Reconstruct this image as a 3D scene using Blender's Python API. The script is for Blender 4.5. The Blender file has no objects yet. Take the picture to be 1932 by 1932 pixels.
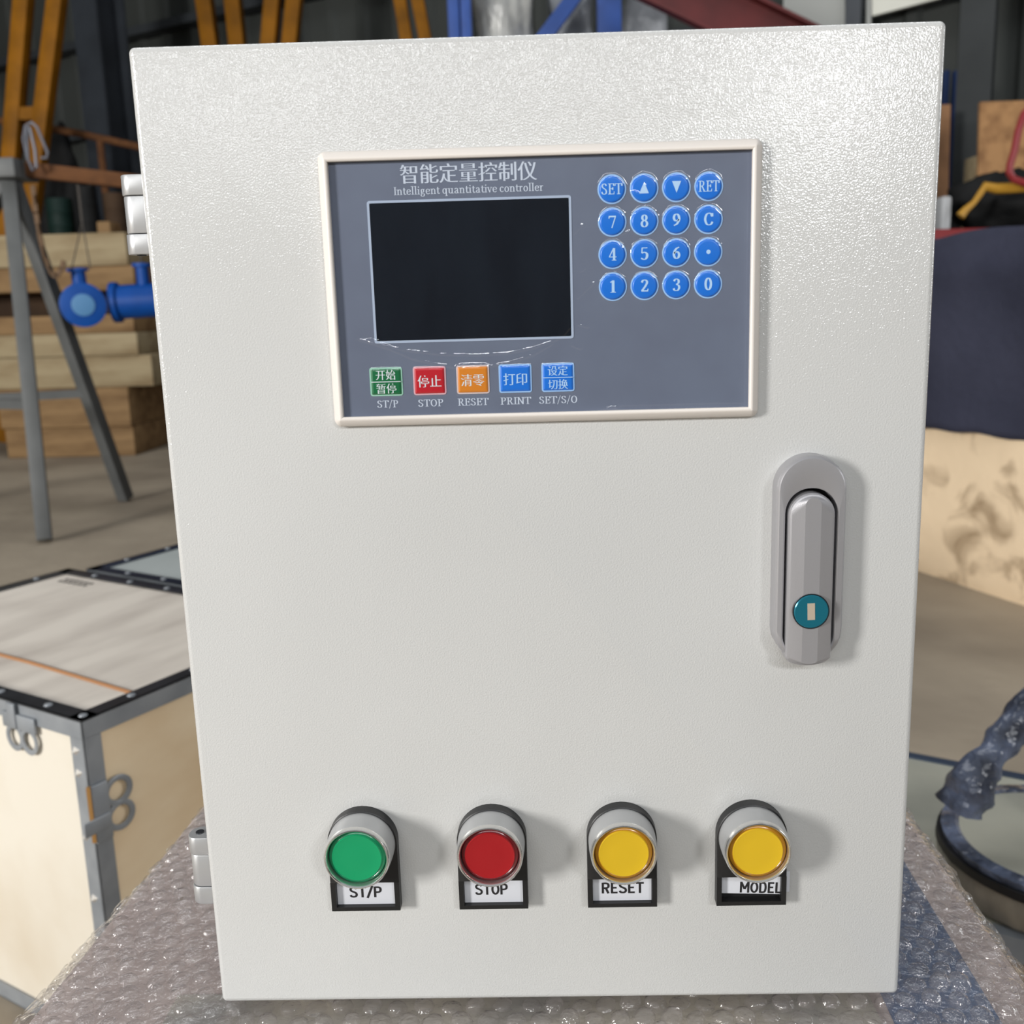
import bpy, bmesh, math, random
from mathutils import Vector, Matrix, Euler, noise as mnoise
random.seed(7)
SC = bpy.context.scene
COL = SC.collection
R = math.radians

# ------------------------------------------------------------------ camera
Z0 = 0.5                                   # height of the cabinet's foot above the floor (m)
F_PX, CXP, CYP = 1834.29, 1008.54, 938.52  # focal length and principal point for a 1932 px frame
CAM = Vector((0.15377, -0.38037, Z0 + 0.30040))
def _rot(rx, ry, rz):
    return Matrix.Rotation(rz, 3, 'Z') @ Matrix.Rotation(ry, 3, 'Y') @ Matrix.Rotation(rx, 3, 'X')
RC = _rot(0.19154, 0.02066, -0.02306) @ Matrix(((1, 0, 0), (0, 0, -1), (0, 1, 0)))
cd = bpy.data.cameras.new('camera')
cam = bpy.data.objects.new('camera', cd); COL.objects.link(cam)
cd.sensor_width = 36.0; cd.sensor_fit = 'HORIZONTAL'
cd.lens = F_PX / 1932 * 36.0
cd.shift_x = (966 - CXP) / 1932; cd.shift_y = (CYP - 966) / 1932
cd.clip_start = 0.01; cd.clip_end = 200
X, Y, Zr = RC[0], -RC[1], -RC[2]
cam.matrix_world = Matrix(((X[0], Y[0], Zr[0], CAM.x), (X[1], Y[1], Zr[1], CAM.y), (X[2], Y[2], Zr[2], CAM.z), (0, 0, 0, 1)))
cd.dof.use_dof = True; cd.dof.focus_distance = 0.415; cd.dof.aperture_fstop = 15.0
SC.camera = cam

def ray(x, y):
    return RC.transposed() @ Vector(((x - CXP) / F_PX, (y - CYP) / F_PX, 1.0))
def ony(x, y, Y):
    d = ray(x, y); return CAM + d * ((Y - CAM.y) / d.y)
def onz(x, y, z):
    d = ray(x, y); return CAM + d * ((z - CAM.z) / d.z)

# ------------------------------------------------------------------ world, light, exposure
SC.view_settings.view_transform = 'Standard'; SC.view_settings.look = 'None'
SC.view_settings.gamma = 1.0; SC.view_settings.use_curve_mapping = False
SC.view_settings.exposure = 0.0
w = bpy.data.worlds.new('world'); SC.world = w; w.use_nodes = True
w.node_tree.nodes['Background'].inputs[0].default_value = (0.86, 0.93, 1.0, 1)
w.node_tree.nodes['Background'].inputs[1].default_value = 0.42
def area(name, loc, target, sx, sy, power, color):
    l = bpy.data.lights.new(name, 'AREA'); l.shape = 'RECTANGLE'; l.size = sx; l.size_y = sy
    l.energy = power; l.color = color
    o = bpy.data.objects.new(name, l); COL.objects.link(o); o.location = loc
    o.rotation_euler = (Vector(target) - Vector(loc)).to_track_quat('-Z', 'Y').to_euler()
    return o
YW = -3.40                                  # unseen front wall, added to darken reflections; openings cut around the area lights
OPEN = [('daylight_open_gate', -4.6, 2.0, 1.6, 1.4, 590, (1.0, 0.98, 0.95)),
        ('daylight_high_window', 0.05, 2.62, 4.0, 0.22, 54, (0.96, 0.98, 1.0)),
        ('daylight_side_window', 2.1, 2.42, 0.7, 0.42, 40, (0.98, 0.99, 1.0))]
for n_, x_, z_, w_, h_, p_, c_ in OPEN:
    area(n_, (x_, YW, z_), (x_, 0, z_), w_, h_, p_, c_)
area('fill_right_side', (6.0, 1.1, 1.7), (0, 1.1, 1.7), 2.2, 1.9, 95, (0.98, 0.99, 1.0))  # added fill for right-facing sides, kept off the door; no gate known there
area('fill_overhead', (0.2, 2.6, 6.6), (0.2, 2.6, 0), 7.0, 2.0, 150, (0.96, 0.98, 1.0))  # unseen overhead fill, added to brighten the floor and crates

# ------------------------------------------------------------------ materials
def srgb(r, g, b):
    f = lambda c: ((c / 255 + 0.055) / 1.055) ** 2.4 if c > 10 else c / 255 / 12.92
    return (f(r), f(g), f(b), 1)
MATS = {}
def mat(name, col, rough=0.5, metal=0.0, spec=0.5, var=None, vscale=20, bump=0, bscale=200, bdet=2, bdist=0.0, coat=0, stretch=None, trans=0, alpha=1, thr=(0.35, 0.65), distort=0.0):
    if name in MATS: return MATS[name]
    m = bpy.data.materials.new(name); MATS[name] = m; m.use_nodes = True
    nt = m.node_tree; b = nt.nodes['Principled BSDF']
    c = srgb(*col)
    b.inputs['Base Color'].default_value = c
    b.inputs['Roughness'].default_value = rough; b.inputs['Metallic'].default_value = metal
    b.inputs['Specular IOR Level'].default_value = spec
    b.inputs['Coat Weight'].default_value = coat; b.inputs['Coat Roughness'].default_value = 0.08
    b.inputs['Transmission Weight'].default_value = trans; b.inputs['Alpha'].default_value = alpha
    tc = nt.nodes.new('ShaderNodeTexCoord'); src = tc.outputs['Object']
    if stretch:
        mp = nt.nodes.new('ShaderNodeMapping'); mp.inputs['Scale'].default_value = stretch
        nt.links.new(src, mp.inputs[0]); src = mp.outputs[0]
    if var:
        n = nt.nodes.new('ShaderNodeTexNoise'); n.inputs['Scale'].default_value = vscale; n.inputs['Detail'].default_value = 5
        n.inputs['Distortion'].default_value = distort
        nt.links.new(src, n.inputs['Vector'])
        rp = nt.nodes.new('ShaderNodeValToRGB')
        rp.color_ramp.elements[0].position = thr[0]; rp.color_ramp.elements[1].position = thr[1]
        rp.color_ramp.elements[0].color = c; rp.color_ramp.elements[1].color = srgb(*var)
        nt.links.new(n.outputs[0], rp.inputs[0]); nt.links.new(rp.outputs[0], b.inputs['Base Color'])
    if bump:
        n = nt.nodes.new('ShaderNodeTexNoise'); n.inputs['Scale'].default_value = bscale; n.inputs['Detail'].default_value = bdet
        n.inputs['Distortion'].default_value = bdist
        nt.links.new(src, n.inputs['Vector'])
        bp = nt.nodes.new('ShaderNodeBump'); bp.inputs['Strength'].default_value = 1.0; bp.inputs['Distance'].default_value = bump
        nt.links.new(n.outputs[0], bp.inputs['Height']); nt.links.new(bp.outputs[0], b.inputs['Normal'])
    return m
def film_mat(name, col, mixfac, rough, opac, bump=0, bscale=100):
    m = bpy.data.materials.new(name); MATS[name] = m; m.use_nodes = True
    nt = m.node_tree; nt.nodes.clear()
    out = nt.nodes.new('ShaderNodeOutputMaterial')
    tr = nt.nodes.new('ShaderNodeBsdfTransparent'); tr.inputs[0].default_value = (0.97, 0.97, 0.97, 1)
    di = nt.nodes.new('ShaderNodeBsdfDiffuse'); di.inputs[0].default_value = srgb(*col)
    gl = nt.nodes.new('ShaderNodeBsdfGlossy'); gl.inputs[0].default_value = (1, 1, 1, 1); gl.inputs['Roughness'].default_value = rough
    fr = nt.nodes.new('ShaderNodeFresnel'); fr.inputs[0].default_value = mixfac
    m1 = nt.nodes.new('ShaderNodeMixShader'); m1.inputs[0].default_value = opac
    m2 = nt.nodes.new('ShaderNodeMixShader')
    nt.links.new(tr.outputs[0], m1.inputs[1]); nt.links.new(di.outputs[0], m1.inputs[2])
    ge = nt.nodes.new('ShaderNodeNewGeometry'); mu = nt.nodes.new('ShaderNodeMath'); mu.operation = 'SUBTRACT'; mu.use_clamp = True
    nt.links.new(fr.outputs[0], mu.inputs[0]); nt.links.new(ge.outputs['Backfacing'], mu.inputs[1])
    nt.links.new(mu.outputs[0], m2.inputs[0]); nt.links.new(m1.outputs[0], m2.inputs[1]); nt.links.new(gl.outputs[0], m2.inputs[2])
    nt.links.new(m2.outputs[0], out.inputs[0])
    if bump:
        tc = nt.nodes.new('ShaderNodeTexCoord')
        n = nt.nodes.new('ShaderNodeTexNoise'); n.inputs['Scale'].default_value = bscale; n.inputs['Detail'].default_value = 3
        bp = nt.nodes.new('ShaderNodeBump'); bp.inputs['Distance'].default_value = bump
        nt.links.new(tc.outputs['Object'], n.inputs['Vector']); nt.links.new(n.outputs[0], bp.inputs['Height'])
        nt.links.new(bp.outputs[0], gl.inputs['Normal']); nt.links.new(bp.outputs[0], fr.inputs['Normal'])
    return m

# ------------------------------------------------------------------ mesh builder
class MB:
    def __init__(s): s.v = []; s.f = []; s.m = []; s.mi = 0
    def add(s, vs, fs):
        k = len(s.v); s.v += [tuple(p) for p in vs]
        for f in fs: s.f.append([i + k for i in f]); s.m.append(s.mi)
    def box(s, x0, x1, y0, y1, z0, z1, M=None):
        vs = [Vector((x, y, z)) for z in (z0, z1) for y in (y0, y1) for x in (x0, x1)]
        if M: vs = [M @ p for p in vs]
        s.add(vs, [(0, 2, 3, 1), (4, 5, 7, 6), (0, 1, 5, 4), (2, 6, 7, 3), (0, 4, 6, 2), (1, 3, 7, 5)])
    def rbox(s, x0, x1, y0, y1, z0, z1, r, M=None, seg=2):
        bm = bmesh.new(); bmesh.ops.create_cube(bm, size=1)
        for v in bm.verts:
            v.co = Vector(((x0 + x1) / 2 + v.co.x * (x1 - x0), (y0 + y1) / 2 + v.co.y * (y1 - y0), (z0 + z1) / 2 + v.co.z * (z1 - z0)))
        bmesh.ops.bevel(bm, geom=bm.edges[:], offset=r, segments=seg, profile=0.5, affect='EDGES')
        bm.verts.index_update()
        s.add([(M @ v.co) if M else v.co for v in bm.verts], [[v.index for v in f.verts] for f in bm.faces]); bm.free()
    def rings(s, rings, cap0=True, cap1=True, closed=False):
        n = len(rings[0]); vs = [p for r in rings for p in r]; fs = []
        m = len(rings)
        for i in range(m if closed else m - 1):
            j = (i + 1) % m
            for k in range(n):
                fs.append((i * n + k, i * n + (k + 1) % n, j * n + (k + 1) % n, j * n + k))
        if not closed:
            if cap0: fs.append(tuple(range(n)))
            if cap1: fs.append(tuple((m - 1) * n + k for k in range(n)))
        s.add(vs, fs)
    def lathe(s, origin, axis, prof, n=24, cap0=True, cap1=True):
        a = Vector(axis).normalized(); u = a.orthogonal().normalized(); v = a.cross(u); o = Vector(origin)
        s.rings([[o + a * h + (u * math.cos(2 * math.pi * k / n) + v * math.sin(2 * math.pi * k / n)) * r for k in range(n)] for r, h in prof], cap0, cap1)
    def tube(s, pts, r, n=8, closed=False):
        pts = [Vector(p) for p in pts]; rs = r if isinstance(r, (list, tuple)) else [r] * len(pts)
        rings = []; ref = None
        for i, p in enumerate(pts):
            a = pts[i - 1] if (i or closed) else p; b = pts[(i + 1) % len(pts)] if (i < len(pts) - 1 or closed) else p
            t = (b - a).normalized()
            if ref is None: ref = t.orthogonal().normalized()
            u = (ref - t * ref.dot(t)).normalized(); ref = u; v = t.cross(u)
            rings.append([p + (u * math.cos(2 * math.pi * k / n) + v * math.sin(2 * math.pi * k / n)) * rs[i] for k in range(n)])
        s.rings(rings, closed=closed)
    def bar(s, a, b, wx, wy, up=(0, 0, 1), r=0.0):
        a = Vector(a); b = Vector(b); t = (b - a).normalized(); u = t.cross(Vector(up))
        if u.length < 1e-4: u = t.orthogonal()
        u.normalize(); v = u.cross(t)
        M = Matrix((u, t, v)).transposed().to_4x4(); M.translation = a
        L = (b - a).length
        if r: s.rbox(-wx / 2, wx / 2, 0, L, -wy / 2, wy / 2, r, M)
        else: s.box(-wx / 2, wx / 2, 0, L, -wy / 2, wy / 2, M)
    def build(s, name, mats, parent=None, smooth=True, angle=35, recalc=True):
        me = bpy.data.meshes.new(name); me.from_pydata(s.v, [], s.f)
        for m in (mats if isinstance(mats, (list, tuple)) else [mats]): me.materials.append(m)
        me.polygons.foreach_set('material_index', s.m)
        if recalc:
            bm = bmesh.new(); bm.from_mesh(me); bmesh.ops.recalc_face_normals(bm, faces=bm.faces[:]); bm.to_mesh(me); bm.free()
        if smooth:
            me.polygons.foreach_set('use_smooth', [True] * len(me.polygons)); me.set_sharp_from_angle(angle=R(angle))
        o = bpy.data.objects.new(name, me); COL.objects.link(o)
        if parent is not None: o.parent = parent
        return o
def tag(o, label=None, cat=None, group=None, kind=None):
    if label: o['label'] = label
    if cat: o['category'] = cat
    if group: o['group'] = group
    if kind: o['kind'] = kind
    return o
def thing(name, label, cat, loc=(0, 0, 0), rz=0, group=None):
    o = bpy.data.objects.new(name, None); COL.objects.link(o); o.location = loc; o.rotation_euler = (0, 0, rz)
    o.empty_display_size = 0.05
    return tag(o, label, cat, group)
def copy_tree(o, parent=None):
    c = o.copy(); COL.objects.link(c); c.parent = parent
    for ch in o.children: copy_tree(ch, c)
    return c

# outlines in the door plane, mm
def rrect(x0, x1, z0, z1, r, ins=0.0, seg=6):
    x0 += ins; x1 -= ins; z0 += ins; z1 -= ins; r = max(r - ins, 0.02)
    pts = []
    for cx, cz, a in ((x1 - r, z1 - r, 0), (x0 + r, z1 - r, 90), (x0 + r, z0 + r, 180), (x1 - r, z0 + r, 270)):
        for k in range(seg + 1):
            t = R(a + 90 * k / seg); pts.append((cx + r * math.cos(t), cz + r * math.sin(t)))
    return pts
MM = 0.001
def P3(x, y, z): return Vector((x * MM, y * MM, z * MM))
def ring3(o2, y): return [P3(x, y, z) for x, z in o2]

# ------------------------------------------------------------------ lettering (built-in font outlines, reshaped)
def glyphs(text, grow=(0.0, 0.0), serif=False, space=1.0):
    cu = bpy.data.curves.new('lettering_source', 'FONT'); cu.body = text; cu.resolution_u = 4; cu.space_character = space
    o = bpy.data.objects.new('lettering_source', cu); COL.objects.link(o)
    dg = bpy.context.evaluated_depsgraph_get()
    ev = o.evaluated_get(dg); c = ev.to_curve(dg)
    loops = []
    for sp in c.splines:
        bp = sp.bezier_points; pts = []
        for i in range(len(bp)):
            a, b = bp[i], bp[(i + 1) % len(bp)]
            p0, p1, p2, p3 = (Vector(q[:2]) for q in (a.co, a.handle_right, b.co, b.handle_left))
            p2, p3 = p3, p2
            straight = abs((p1 - p0).cross(p3 - p0)) < 1e-4 and abs((p2 - p0).cross(p3 - p0)) < 1e-4
            n = 1 if straight else 4
            for k in range(n):
                t = k / n
                pts.append(p0 * (1 - t) ** 3 + p1 * 3 * t * (1 - t) ** 2 + p2 * 3 * t * t * (1 - t) + p3 * t ** 3)
        q = []
        for p in pts:
            if not q or (p - q[-1]).length > 1e-4: q.append(p)
        if len(q) > 2: loops.append(q)
    ev.to_curve_clear(); bpy.data.objects.remove(o); bpy.data.curves.remove(cu)
    quads = []; out = []
    allz = [p.y for l in loops for p in l]; zmax = max(allz); xr = max(p.x for l in loops for p in l)
    for l in loops:
        n = len(l); q = []
        # winding: font outlines are filled on a constant side; take it from the biggest-area sign
        for i in range(n):
            a, b, c2 = l[i - 1], l[i], l[(i + 1) % n]
            e1 = (b - a).normalized(); e2 = (c2 - b).normalized()
            n1 = Vector((e1.y, -e1.x)); n2 = Vector((e2.y, -e2.x))
            nn = n1 + n2
            if nn.length < 1e-3: nn = n1
            nn = nn / max(nn.dot(n1), 0.45)
            q.append(b + Vector((nn.x * grow[0], nn.y * grow[1])))
            if serif and abs(e2.y) < 0.05 and 0.03 < (c2 - b).length < 0.17 and (abs(b.y) < 0.03 or b.y > 0.44):
                m = (b + c2) / 2; hw = (c2 - b).length * 0.5 + 0.085; s = 1 if m.y < 0.1 else -1
                quads.append([(m.x - hw, m.y), (m.x + hw, m.y), (m.x + hw, m.y + s * 0.055), (m.x - hw, m.y + s * 0.055)])
        out.append(q)
    cu = bpy.data.curves.new('lettering_fill', 'CURVE'); cu.dimensions = '2D'; cu.fill_mode = 'BOTH'
    for q in out:
        sp = cu.splines.new('POLY'); sp.points.add(len(q) - 1); sp.use_cyclic_u = True
        for i, p in enumerate(q): sp.points[i].co = (p.x, p.y, 0, 1)
    o = bpy.data.objects.new('lettering_fill', cu); COL.objects.link(o)
    dg = bpy.context.evaluated_depsgraph_get()
    me = o.evaluated_get(dg).to_mesh()
    vs = [(v.co.x, v.co.y) for v in me.vertices]; fs = [list(p.vertices) for p in me.polygons]
    o.evaluated_get(dg).to_mesh_clear(); bpy.data.objects.remove(o); bpy.data.curves.remove(cu)
    for qd in quads:
        k = len(vs); vs += qd; fs.append([k, k + 1, k + 2, k + 3])
    return vs, fs
# drawn serif letters: skeleton strokes with a broad-nib contrast (thick uprights, thin levels)
def _sp(pts, n=7):
    out = []; P = [Vector(p) for p in pts]; P = [P[0] * 2 - P[1]] + P + [P[-1] * 2 - P[-2]]
    for i in range(1, len(P) - 2):
        for k in range(n):
            t = k / n; a, b, c, d = P[i - 1:i + 3]
            out.append(0.5 * ((2 * b) + (c - a) * t + (2 * a - 5 * b + 4 * c - d) * t * t + (3 * b - a - 3 * c + d) * t ** 3))
    out.append(P[-2]); return out
def _el(cx, cy, rx, ry): return [Vector((cx + rx * math.cos(2 * math.pi * k / 32), cy + ry * math.sin(2 * math.pi * k / 32))) for k in range(33)]
def _V(x, a, b): return [Vector((x, a)), Vector((x, b))]
TH, TN = 0.155, 0.062
SER = {
 'I': (0.44, [_V(.22, 0, 1)], [(.22, 0), (.22, 1)]),
 'n': (0.82, [_V(.2, 0, .66), _sp([(.2, .46), (.3, .6), (.45, .645), (.58, .58), (.62, .42), (.62, .2), (.62, 0)])], [(.2, 0), (.62, 0), (.14, .66)]),
 't': (0.52, [_sp([(.24, .86), (.24, .5), (.24, .18), (.3, .05), (.42, .04), (.5, .12)]), [Vector((.06, .63)), Vector((.48, .63))]], []),
 'e': (0.72, [[Vector((.12, .36)), Vector((.6, .36))], _sp([(.6, .36), (.57, .54), (.38, .645), (.19, .54), (.13, .33), (.2, .11), (.4, .02), (.62, .14)])], []),
 'l': (0.42, [_V(.21, 0, 1.04)], [(.21, 0), (.15, 1.04)]),
 'i': (0.42, [_V(.21, 0, .66), _V(.21, .84, .99)], [(.21, 0), (.15, .66)]),
 'g': (0.74, [_el(.34, .44, .17, .2), _sp([(.22, .28), (.16, .16), (.3, .08), (.52, .05), (.6, -.08), (.48, -.23), (.28, -.25), (.13, -.16), (.17, -.02), (.3, .07)]), [Vector((.46, .6)), Vector((.66, .64))]], []),
 'q': (0.82, [_el(.36, .33, .22, .31), _V(.62, -.3, .66)], [(.62, -.3)]),
 'u': (0.86, [_sp([(.2, .66), (.2, .4), (.21, .16), (.32, .04), (.48, .06), (.62, .2)]), _V(.62, 0, .66)], [(.14, .66), (.56, .66), (.7, 0)]),
 'a': (0.76, [_sp([(.16, .5), (.22, .61), (.36, .645), (.49, .58), (.53, .42), (.53, .14), (.6, .04), (.7, .07)]), _sp([(.53, .39), (.32, .33), (.17, .22), (.18, .08), (.3, .02), (.42, .05), (.53, .16)])], []),
 'v': (0.68, [[Vector((.09, .66)), Vector((.34, 0))], [Vector((.34, 0)), Vector((.58, .66))]], [(.09, .66), (.58, .66)]),
 'c': (0.66, [_sp([(.55, .5), (.48, .61), (.36, .645), (.2, .55), (.13, .33), (.2, .11), (.38, .02), (.58, .13)])], []),
 'o': (0.76, [_el(.38, .33, .245, .315)], []),
 'r': (0.58, [_V(.2, 0, .66), _sp([(.2, .4), (.28, .56), (.4, .64), (.52, .59)])], [(.2, 0), (.14, .66)]),
 'S': (0.70, [_sp([(.56, .78), (.48, .93), (.34, .97), (.19, .9), (.15, .75), (.24, .61), (.44, .48), (.56, .31), (.52, .1), (.35, .03), (.17, .09), (.1, .25)])], []),
 'T': (0.78, [_V(.39, 0, 1), [Vector((.05, .965)), Vector((.73, .965))], [Vector((.07, 1)), Vector((.04, .76))], [Vector((.71, 1)), Vector((.74, .76))]], [(.39, 0)]),
 'P': (0.74, [_V(.22, 0, 1), _sp([(.22, .965), (.44, .965), (.58, .88), (.61, .73), (.56, .58), (.42, .5), (.22, .5)])], [(.22, 0), (.18, 1)]),
 'O': (0.86, [_el(.43, .5, .3, .475)], []),
 'R': (0.84, [_V(.22, 0, 1), _sp([(.22, .965), (.44, .965), (.57, .89), (.6, .75), (.55, .6), (.42, .52), (.22, .52)]), [Vector((.42, .52)), Vector((.7, .02))]], [(.22, 0), (.18, 1), (.74, 0)]),
 'E': (0.74, [_V(.22, 0, 1), [Vector((.1, .965)), Vector((.64, .965))], [Vector((.22, .52)), Vector((.52, .52))], [Vector((.1, .035)), Vector((.66, .035))], [Vector((.62, 1)), Vector((.65, .76))], [Vector((.64, 0)), Vector((.68, .26))], [Vector((.52, .4)), Vector((.52, .64))]], [(.22, 0), (.22, 1)]),
 'N': (0.88, [[Vector((.16, 0)), Vector((.17, 1))], [Vector((.16, .99)), Vector((.7, .02))], [Vector((.7, 0)), Vector((.71, 1))]], [(.17, 0), (.13, 1), (.7, 1)]),
 '/': (0.48, [[Vector((.06, -.14)), Vector((.42, 1.08))]], []),
 'C': (0.80, [_sp([(.66, .72), (.58, .91), (.43, .97), (.24, .86), (.14, .5), (.24, .14), (.43, .03), (.6, .1), (.7, .28)]), [Vector((.67, .97)), Vector((.68, .7))]], []),
 '0': (0.64, [_el(.32, .5, .2, .475)], []), '1': (0.56, [_V(.3, 0, 1), [Vector((.12, .84)), Vector((.3, .97))]], [(.3, 0)]),
 '2': (0.64, [_sp([(.12, .76), (.18, .91), (.32, .97), (.47, .9), (.5, .73), (.4, .5), (.26, .28), (.1, .06)]), [Vector((.08, .05)), Vector((.56, .05))], [Vector((.1, .09)), Vector((.55, .09))], [Vector((.54, .02)), Vector((.58, .24))]], []),
 '3': (0.64, [_sp([(.12, .8), (.2, .94), (.33, .97), (.46, .88), (.46, .66), (.28, .53)]), _sp([(.28, .53), (.46, .46), (.52, .27), (.43, .07), (.28, .03), (.14, .08), (.09, .22)])], []),
 '4': (0.66, [[Vector((.4, 1)), Vector((.06, .3))], [Vector((.04, .29)), Vector((.62, .29))], _V(.43, 0, 1)], [(.43, 0)]),
 '5': (0.64, [[Vector((.15, .955)), Vector((.54, .955))], [Vector((.17, .97)), Vector((.14, .53))], _sp([(.14, .53), (.32, .6), (.48, .5), (.51, .29), (.42, .07), (.26, .03), (.09, .12)])], []),
 '6': (0.64, [_sp([(.5, .94), (.28, .8), (.14, .5), (.14, .25), (.22, .07), (.33, .03), (.45, .11), (.5, .32), (.43, .52), (.31, .57), (.15, .44)])], []),
 '7': (0.62, [[Vector((.06, .955)), Vector((.58, .955))], [Vector((.06, .9)), Vector((.56, .9))], [Vector((.56, .95)), Vector((.27, 0))], [Vector((.08, .97)), Vector((.06, .76))]], []),
 '8': (0.64, [_el(.32, .755, .155, .215), _el(.32, .27, .2, .245)], []),
 '9': (0.64, [[Vector((.64 - p.x, 1 - p.y)) for p in _sp([(.5, .94), (.28, .8), (.14, .5), (.14, .25), (.22, .07), (.33, .03), (.45, .11), (.5, .32), (.43, .52), (.31, .57), (.15, .44)])]], []),
 ' ': (0.30, [], []),
}
SANS = {
 'S': (0.62, [_sp([(.5, .78), (.45, .9), (.31, .93), (.16, .88), (.11, .74), (.18, .6), (.32, .52), (.46, .42), (.51, .26), (.44, .11), (.3, .07), (.15, .11), (.1, .24)])], []),
 'T': (0.58, [_V(.29, 0, 1), [Vector((.02, .93)), Vector((.56, .93))]], []), '/': (0.46, [[Vector((.05, -.05)), Vector((.41, 1.05))]], []),
 'P': (0.60, [_V(.12, 0, 1), _sp([(.12, .93), (.34, .93), (.47, .87), (.51, .71), (.47, .55), (.34, .48), (.12, .48)])], []),
 'O': (0.64, [_el(.32, .5, .22, .43)], []),
 'R': (0.62, [_V(.12, 0, 1), _sp([(.12, .93), (.34, .93), (.47, .87), (.51, .71), (.47, .56), (.34, .5), (.12, .5)]), [Vector((.32, .5)), Vector((.5, 0))]], []),
 'E': (0.56, [_V(.12, 0, 1), [Vector((.08, .93)), Vector((.5, .93))], [Vector((.1, .52)), Vector((.44, .52))], [Vector((.08, .07)), Vector((.5, .07))]], []),
 'M': (0.78, [_V(.12, 0, 1), _V(.66, 0, 1), [Vector((.13, .97)), Vector((.39, .34))], [Vector((.65, .97)), Vector((.39, .34))]], []),
 'D': (0.64, [_V(.12, 0, 1), _sp([(.12, .93), (.32, .93), (.46, .85), (.52, .5), (.46, .15), (.32, .07), (.12, .07)])], []),
 'L': (0.54, [_V(.12, 0, 1), [Vector((.08, .07)), Vector((.5, .07))]], []),
}
def put_serif(mb, text, x0, x1, zb, h, y, bold=1.0, table=None, mono=0.0, M=None):
    vs = []; fs = []; pen = 0.0; lays = []; lc = 0
    for ch in text:
        adv, strokes, serifs = (table or SER)[ch]
        for st in strokes:
            n = len(st); L = []; closed = (st[0] - st[-1]).length < 1e-6 and n > 3
            for i, p in enumerate(st):
                if closed: t = st[(i + 1) % (n - 1)] - st[(i - 1) % (n - 1)]
                else: t = st[min(i + 1, n - 1)] - st[max(i - 1, 0)]
                t = t.normalized(); w_ = 0.5 * bold * math.sqrt((TH * t.y) ** 2 + (TN * t.x) ** 2)
                if n == 2 and t.x * t.y > 0.02: w_ = 0.5 * bold * TN * 1.2       # rising diagonals are hairlines
                if mono: w_ = mono / 2
                nn = Vector((-t.y, t.x)); L.append((p + nn * w_, p - nn * w_))
            for (a, b), (c, d) in zip(L[:-1], L[1:]):
                k = len(vs); vs += [(q.x + pen, q.y) for q in (a, c, d, b)]; fs.append([k, k + 1, k + 2, k + 3]); lays.append(lc)
            lc = (lc + 1) % 9
        for sx_, sy_ in serifs:
            up = -1 if sy_ > 0.3 else 1; k = len(vs); w_ = 0.19
            vs += [(pen + sx_ - w_, sy_), (pen + sx_ + w_, sy_), (pen + sx_ + w_ * 0.9, sy_ + up * 0.055), (pen + sx_ - w_ * 0.9, sy_ + up * 0.055)]; fs.append([k, k + 1, k + 2, k + 3]); lays.append(lc); lc = (lc + 1) % 9
        pen += adv
    xa = min(v[0] for v in vs); xb = max(v[0] for v in vs); sx = (x1 - x0) / (xb - xa)
    lay = {}
    for n_, (f_, l_) in enumerate(zip(fs, lays)):
        for i in f_: lay[i] = l_
    pts = [P3(x0 + (a - xa) * sx, y - 0.004 * lay[i], zb + b * h) for i, (a, b) in enumerate(vs)]
    mb.add([M @ p for p in pts] if M else pts, fs)
def put_text(mb, text, x0, x1, zb, h, y, grow=(0, 0), serif=False, M=None, space=1.0, href=None):
    """text from x0 to x1 (mm), baseline zb, h = height (mm) of what href spans (default: whole text)"""
    vs, fs = glyphs(text, grow, serif, space)
    xa = min(v[0] for v in vs); xb = max(v[0] for v in vs)
    za = min(v[1] for v in vs) if href is None else 0.0
    zt = max(v[1] for v in vs) if href is None else href
    sx = (x1 - x0) / (xb - xa); sz = h / (zt - za)
    pts = [P3(x0 + (a - xa) * sx, y, zb + (b - za) * sz) for a, b in vs]
    if M: pts = [M @ p for p in pts]
    mb.add(pts, fs)

# ------------------------------------------------------------------ shared materials
door_paint = mat('cabinet_paint', (203, 203, 201), rough=0.13, spec=0.5, bump=0.000115, bscale=1450, bdet=0.5, bdist=0.35, var=(198, 198, 196), vscale=6)
bezel_white = mat('bezel_plastic', (226, 219, 212), rough=0.45)
face_grey = mat('face_sheet_slate', (102, 111, 130), rough=0.42, var=(98, 106, 125), vscale=60)
print_pale = mat('print_pale', (196, 206, 222), rough=0.5)
rim_pale = mat('key_rim_pale', (150, 190, 235), rough=0.4)
key_blue = mat('key_blue', (22, 112, 214), rough=0.3)
key_print = mat('key_print', (176, 210, 244), rough=0.4)
screen_m = mat('screen_black', (12, 17, 26), rough=0.25, spec=0.08, var=(18, 24, 33), vscale=90, stretch=(1, 1, 0.25))
silver = mat('satin_silver', (172, 171, 174), rough=0.4, metal=0.5, bump=0.00003, bscale=2500, bdet=1)
silver2 = mat('satin_aluminium', (190, 191, 192), rough=0.36, metal=0.55)
chrome = mat('polished_rim', (225, 224, 222), rough=0.18, metal=0.9)
black_pl = mat('black_plastic', (26, 26, 27), rough=0.42, bump=0.00003, bscale=1500)
black_in = mat('black_recess', (10, 10, 12), rough=0.7)
paper = mat('label_paper', (208, 210, 216), rough=0.6)
ink = mat('label_ink', (28, 26, 28), rough=0.7)
teal = mat('lock_teal', (24, 112, 132), rough=0.22, metal=0.35, spec=0.6)
keyslot = mat('keyhole_steel', (205, 190, 170), rough=0.45, metal=0.4)
white_print = mat('print_white', (214, 222, 226), rough=0.5)
clear_film = film_mat('clear_film', (190, 195, 205), 1.6, 0.04, 0.010, 0.00004, 60)
steel_strip = mat('galvanised_strip', (150, 154, 158), rough=0.4, metal=0.2, var=(128, 133, 138), vscale=18)
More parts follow.
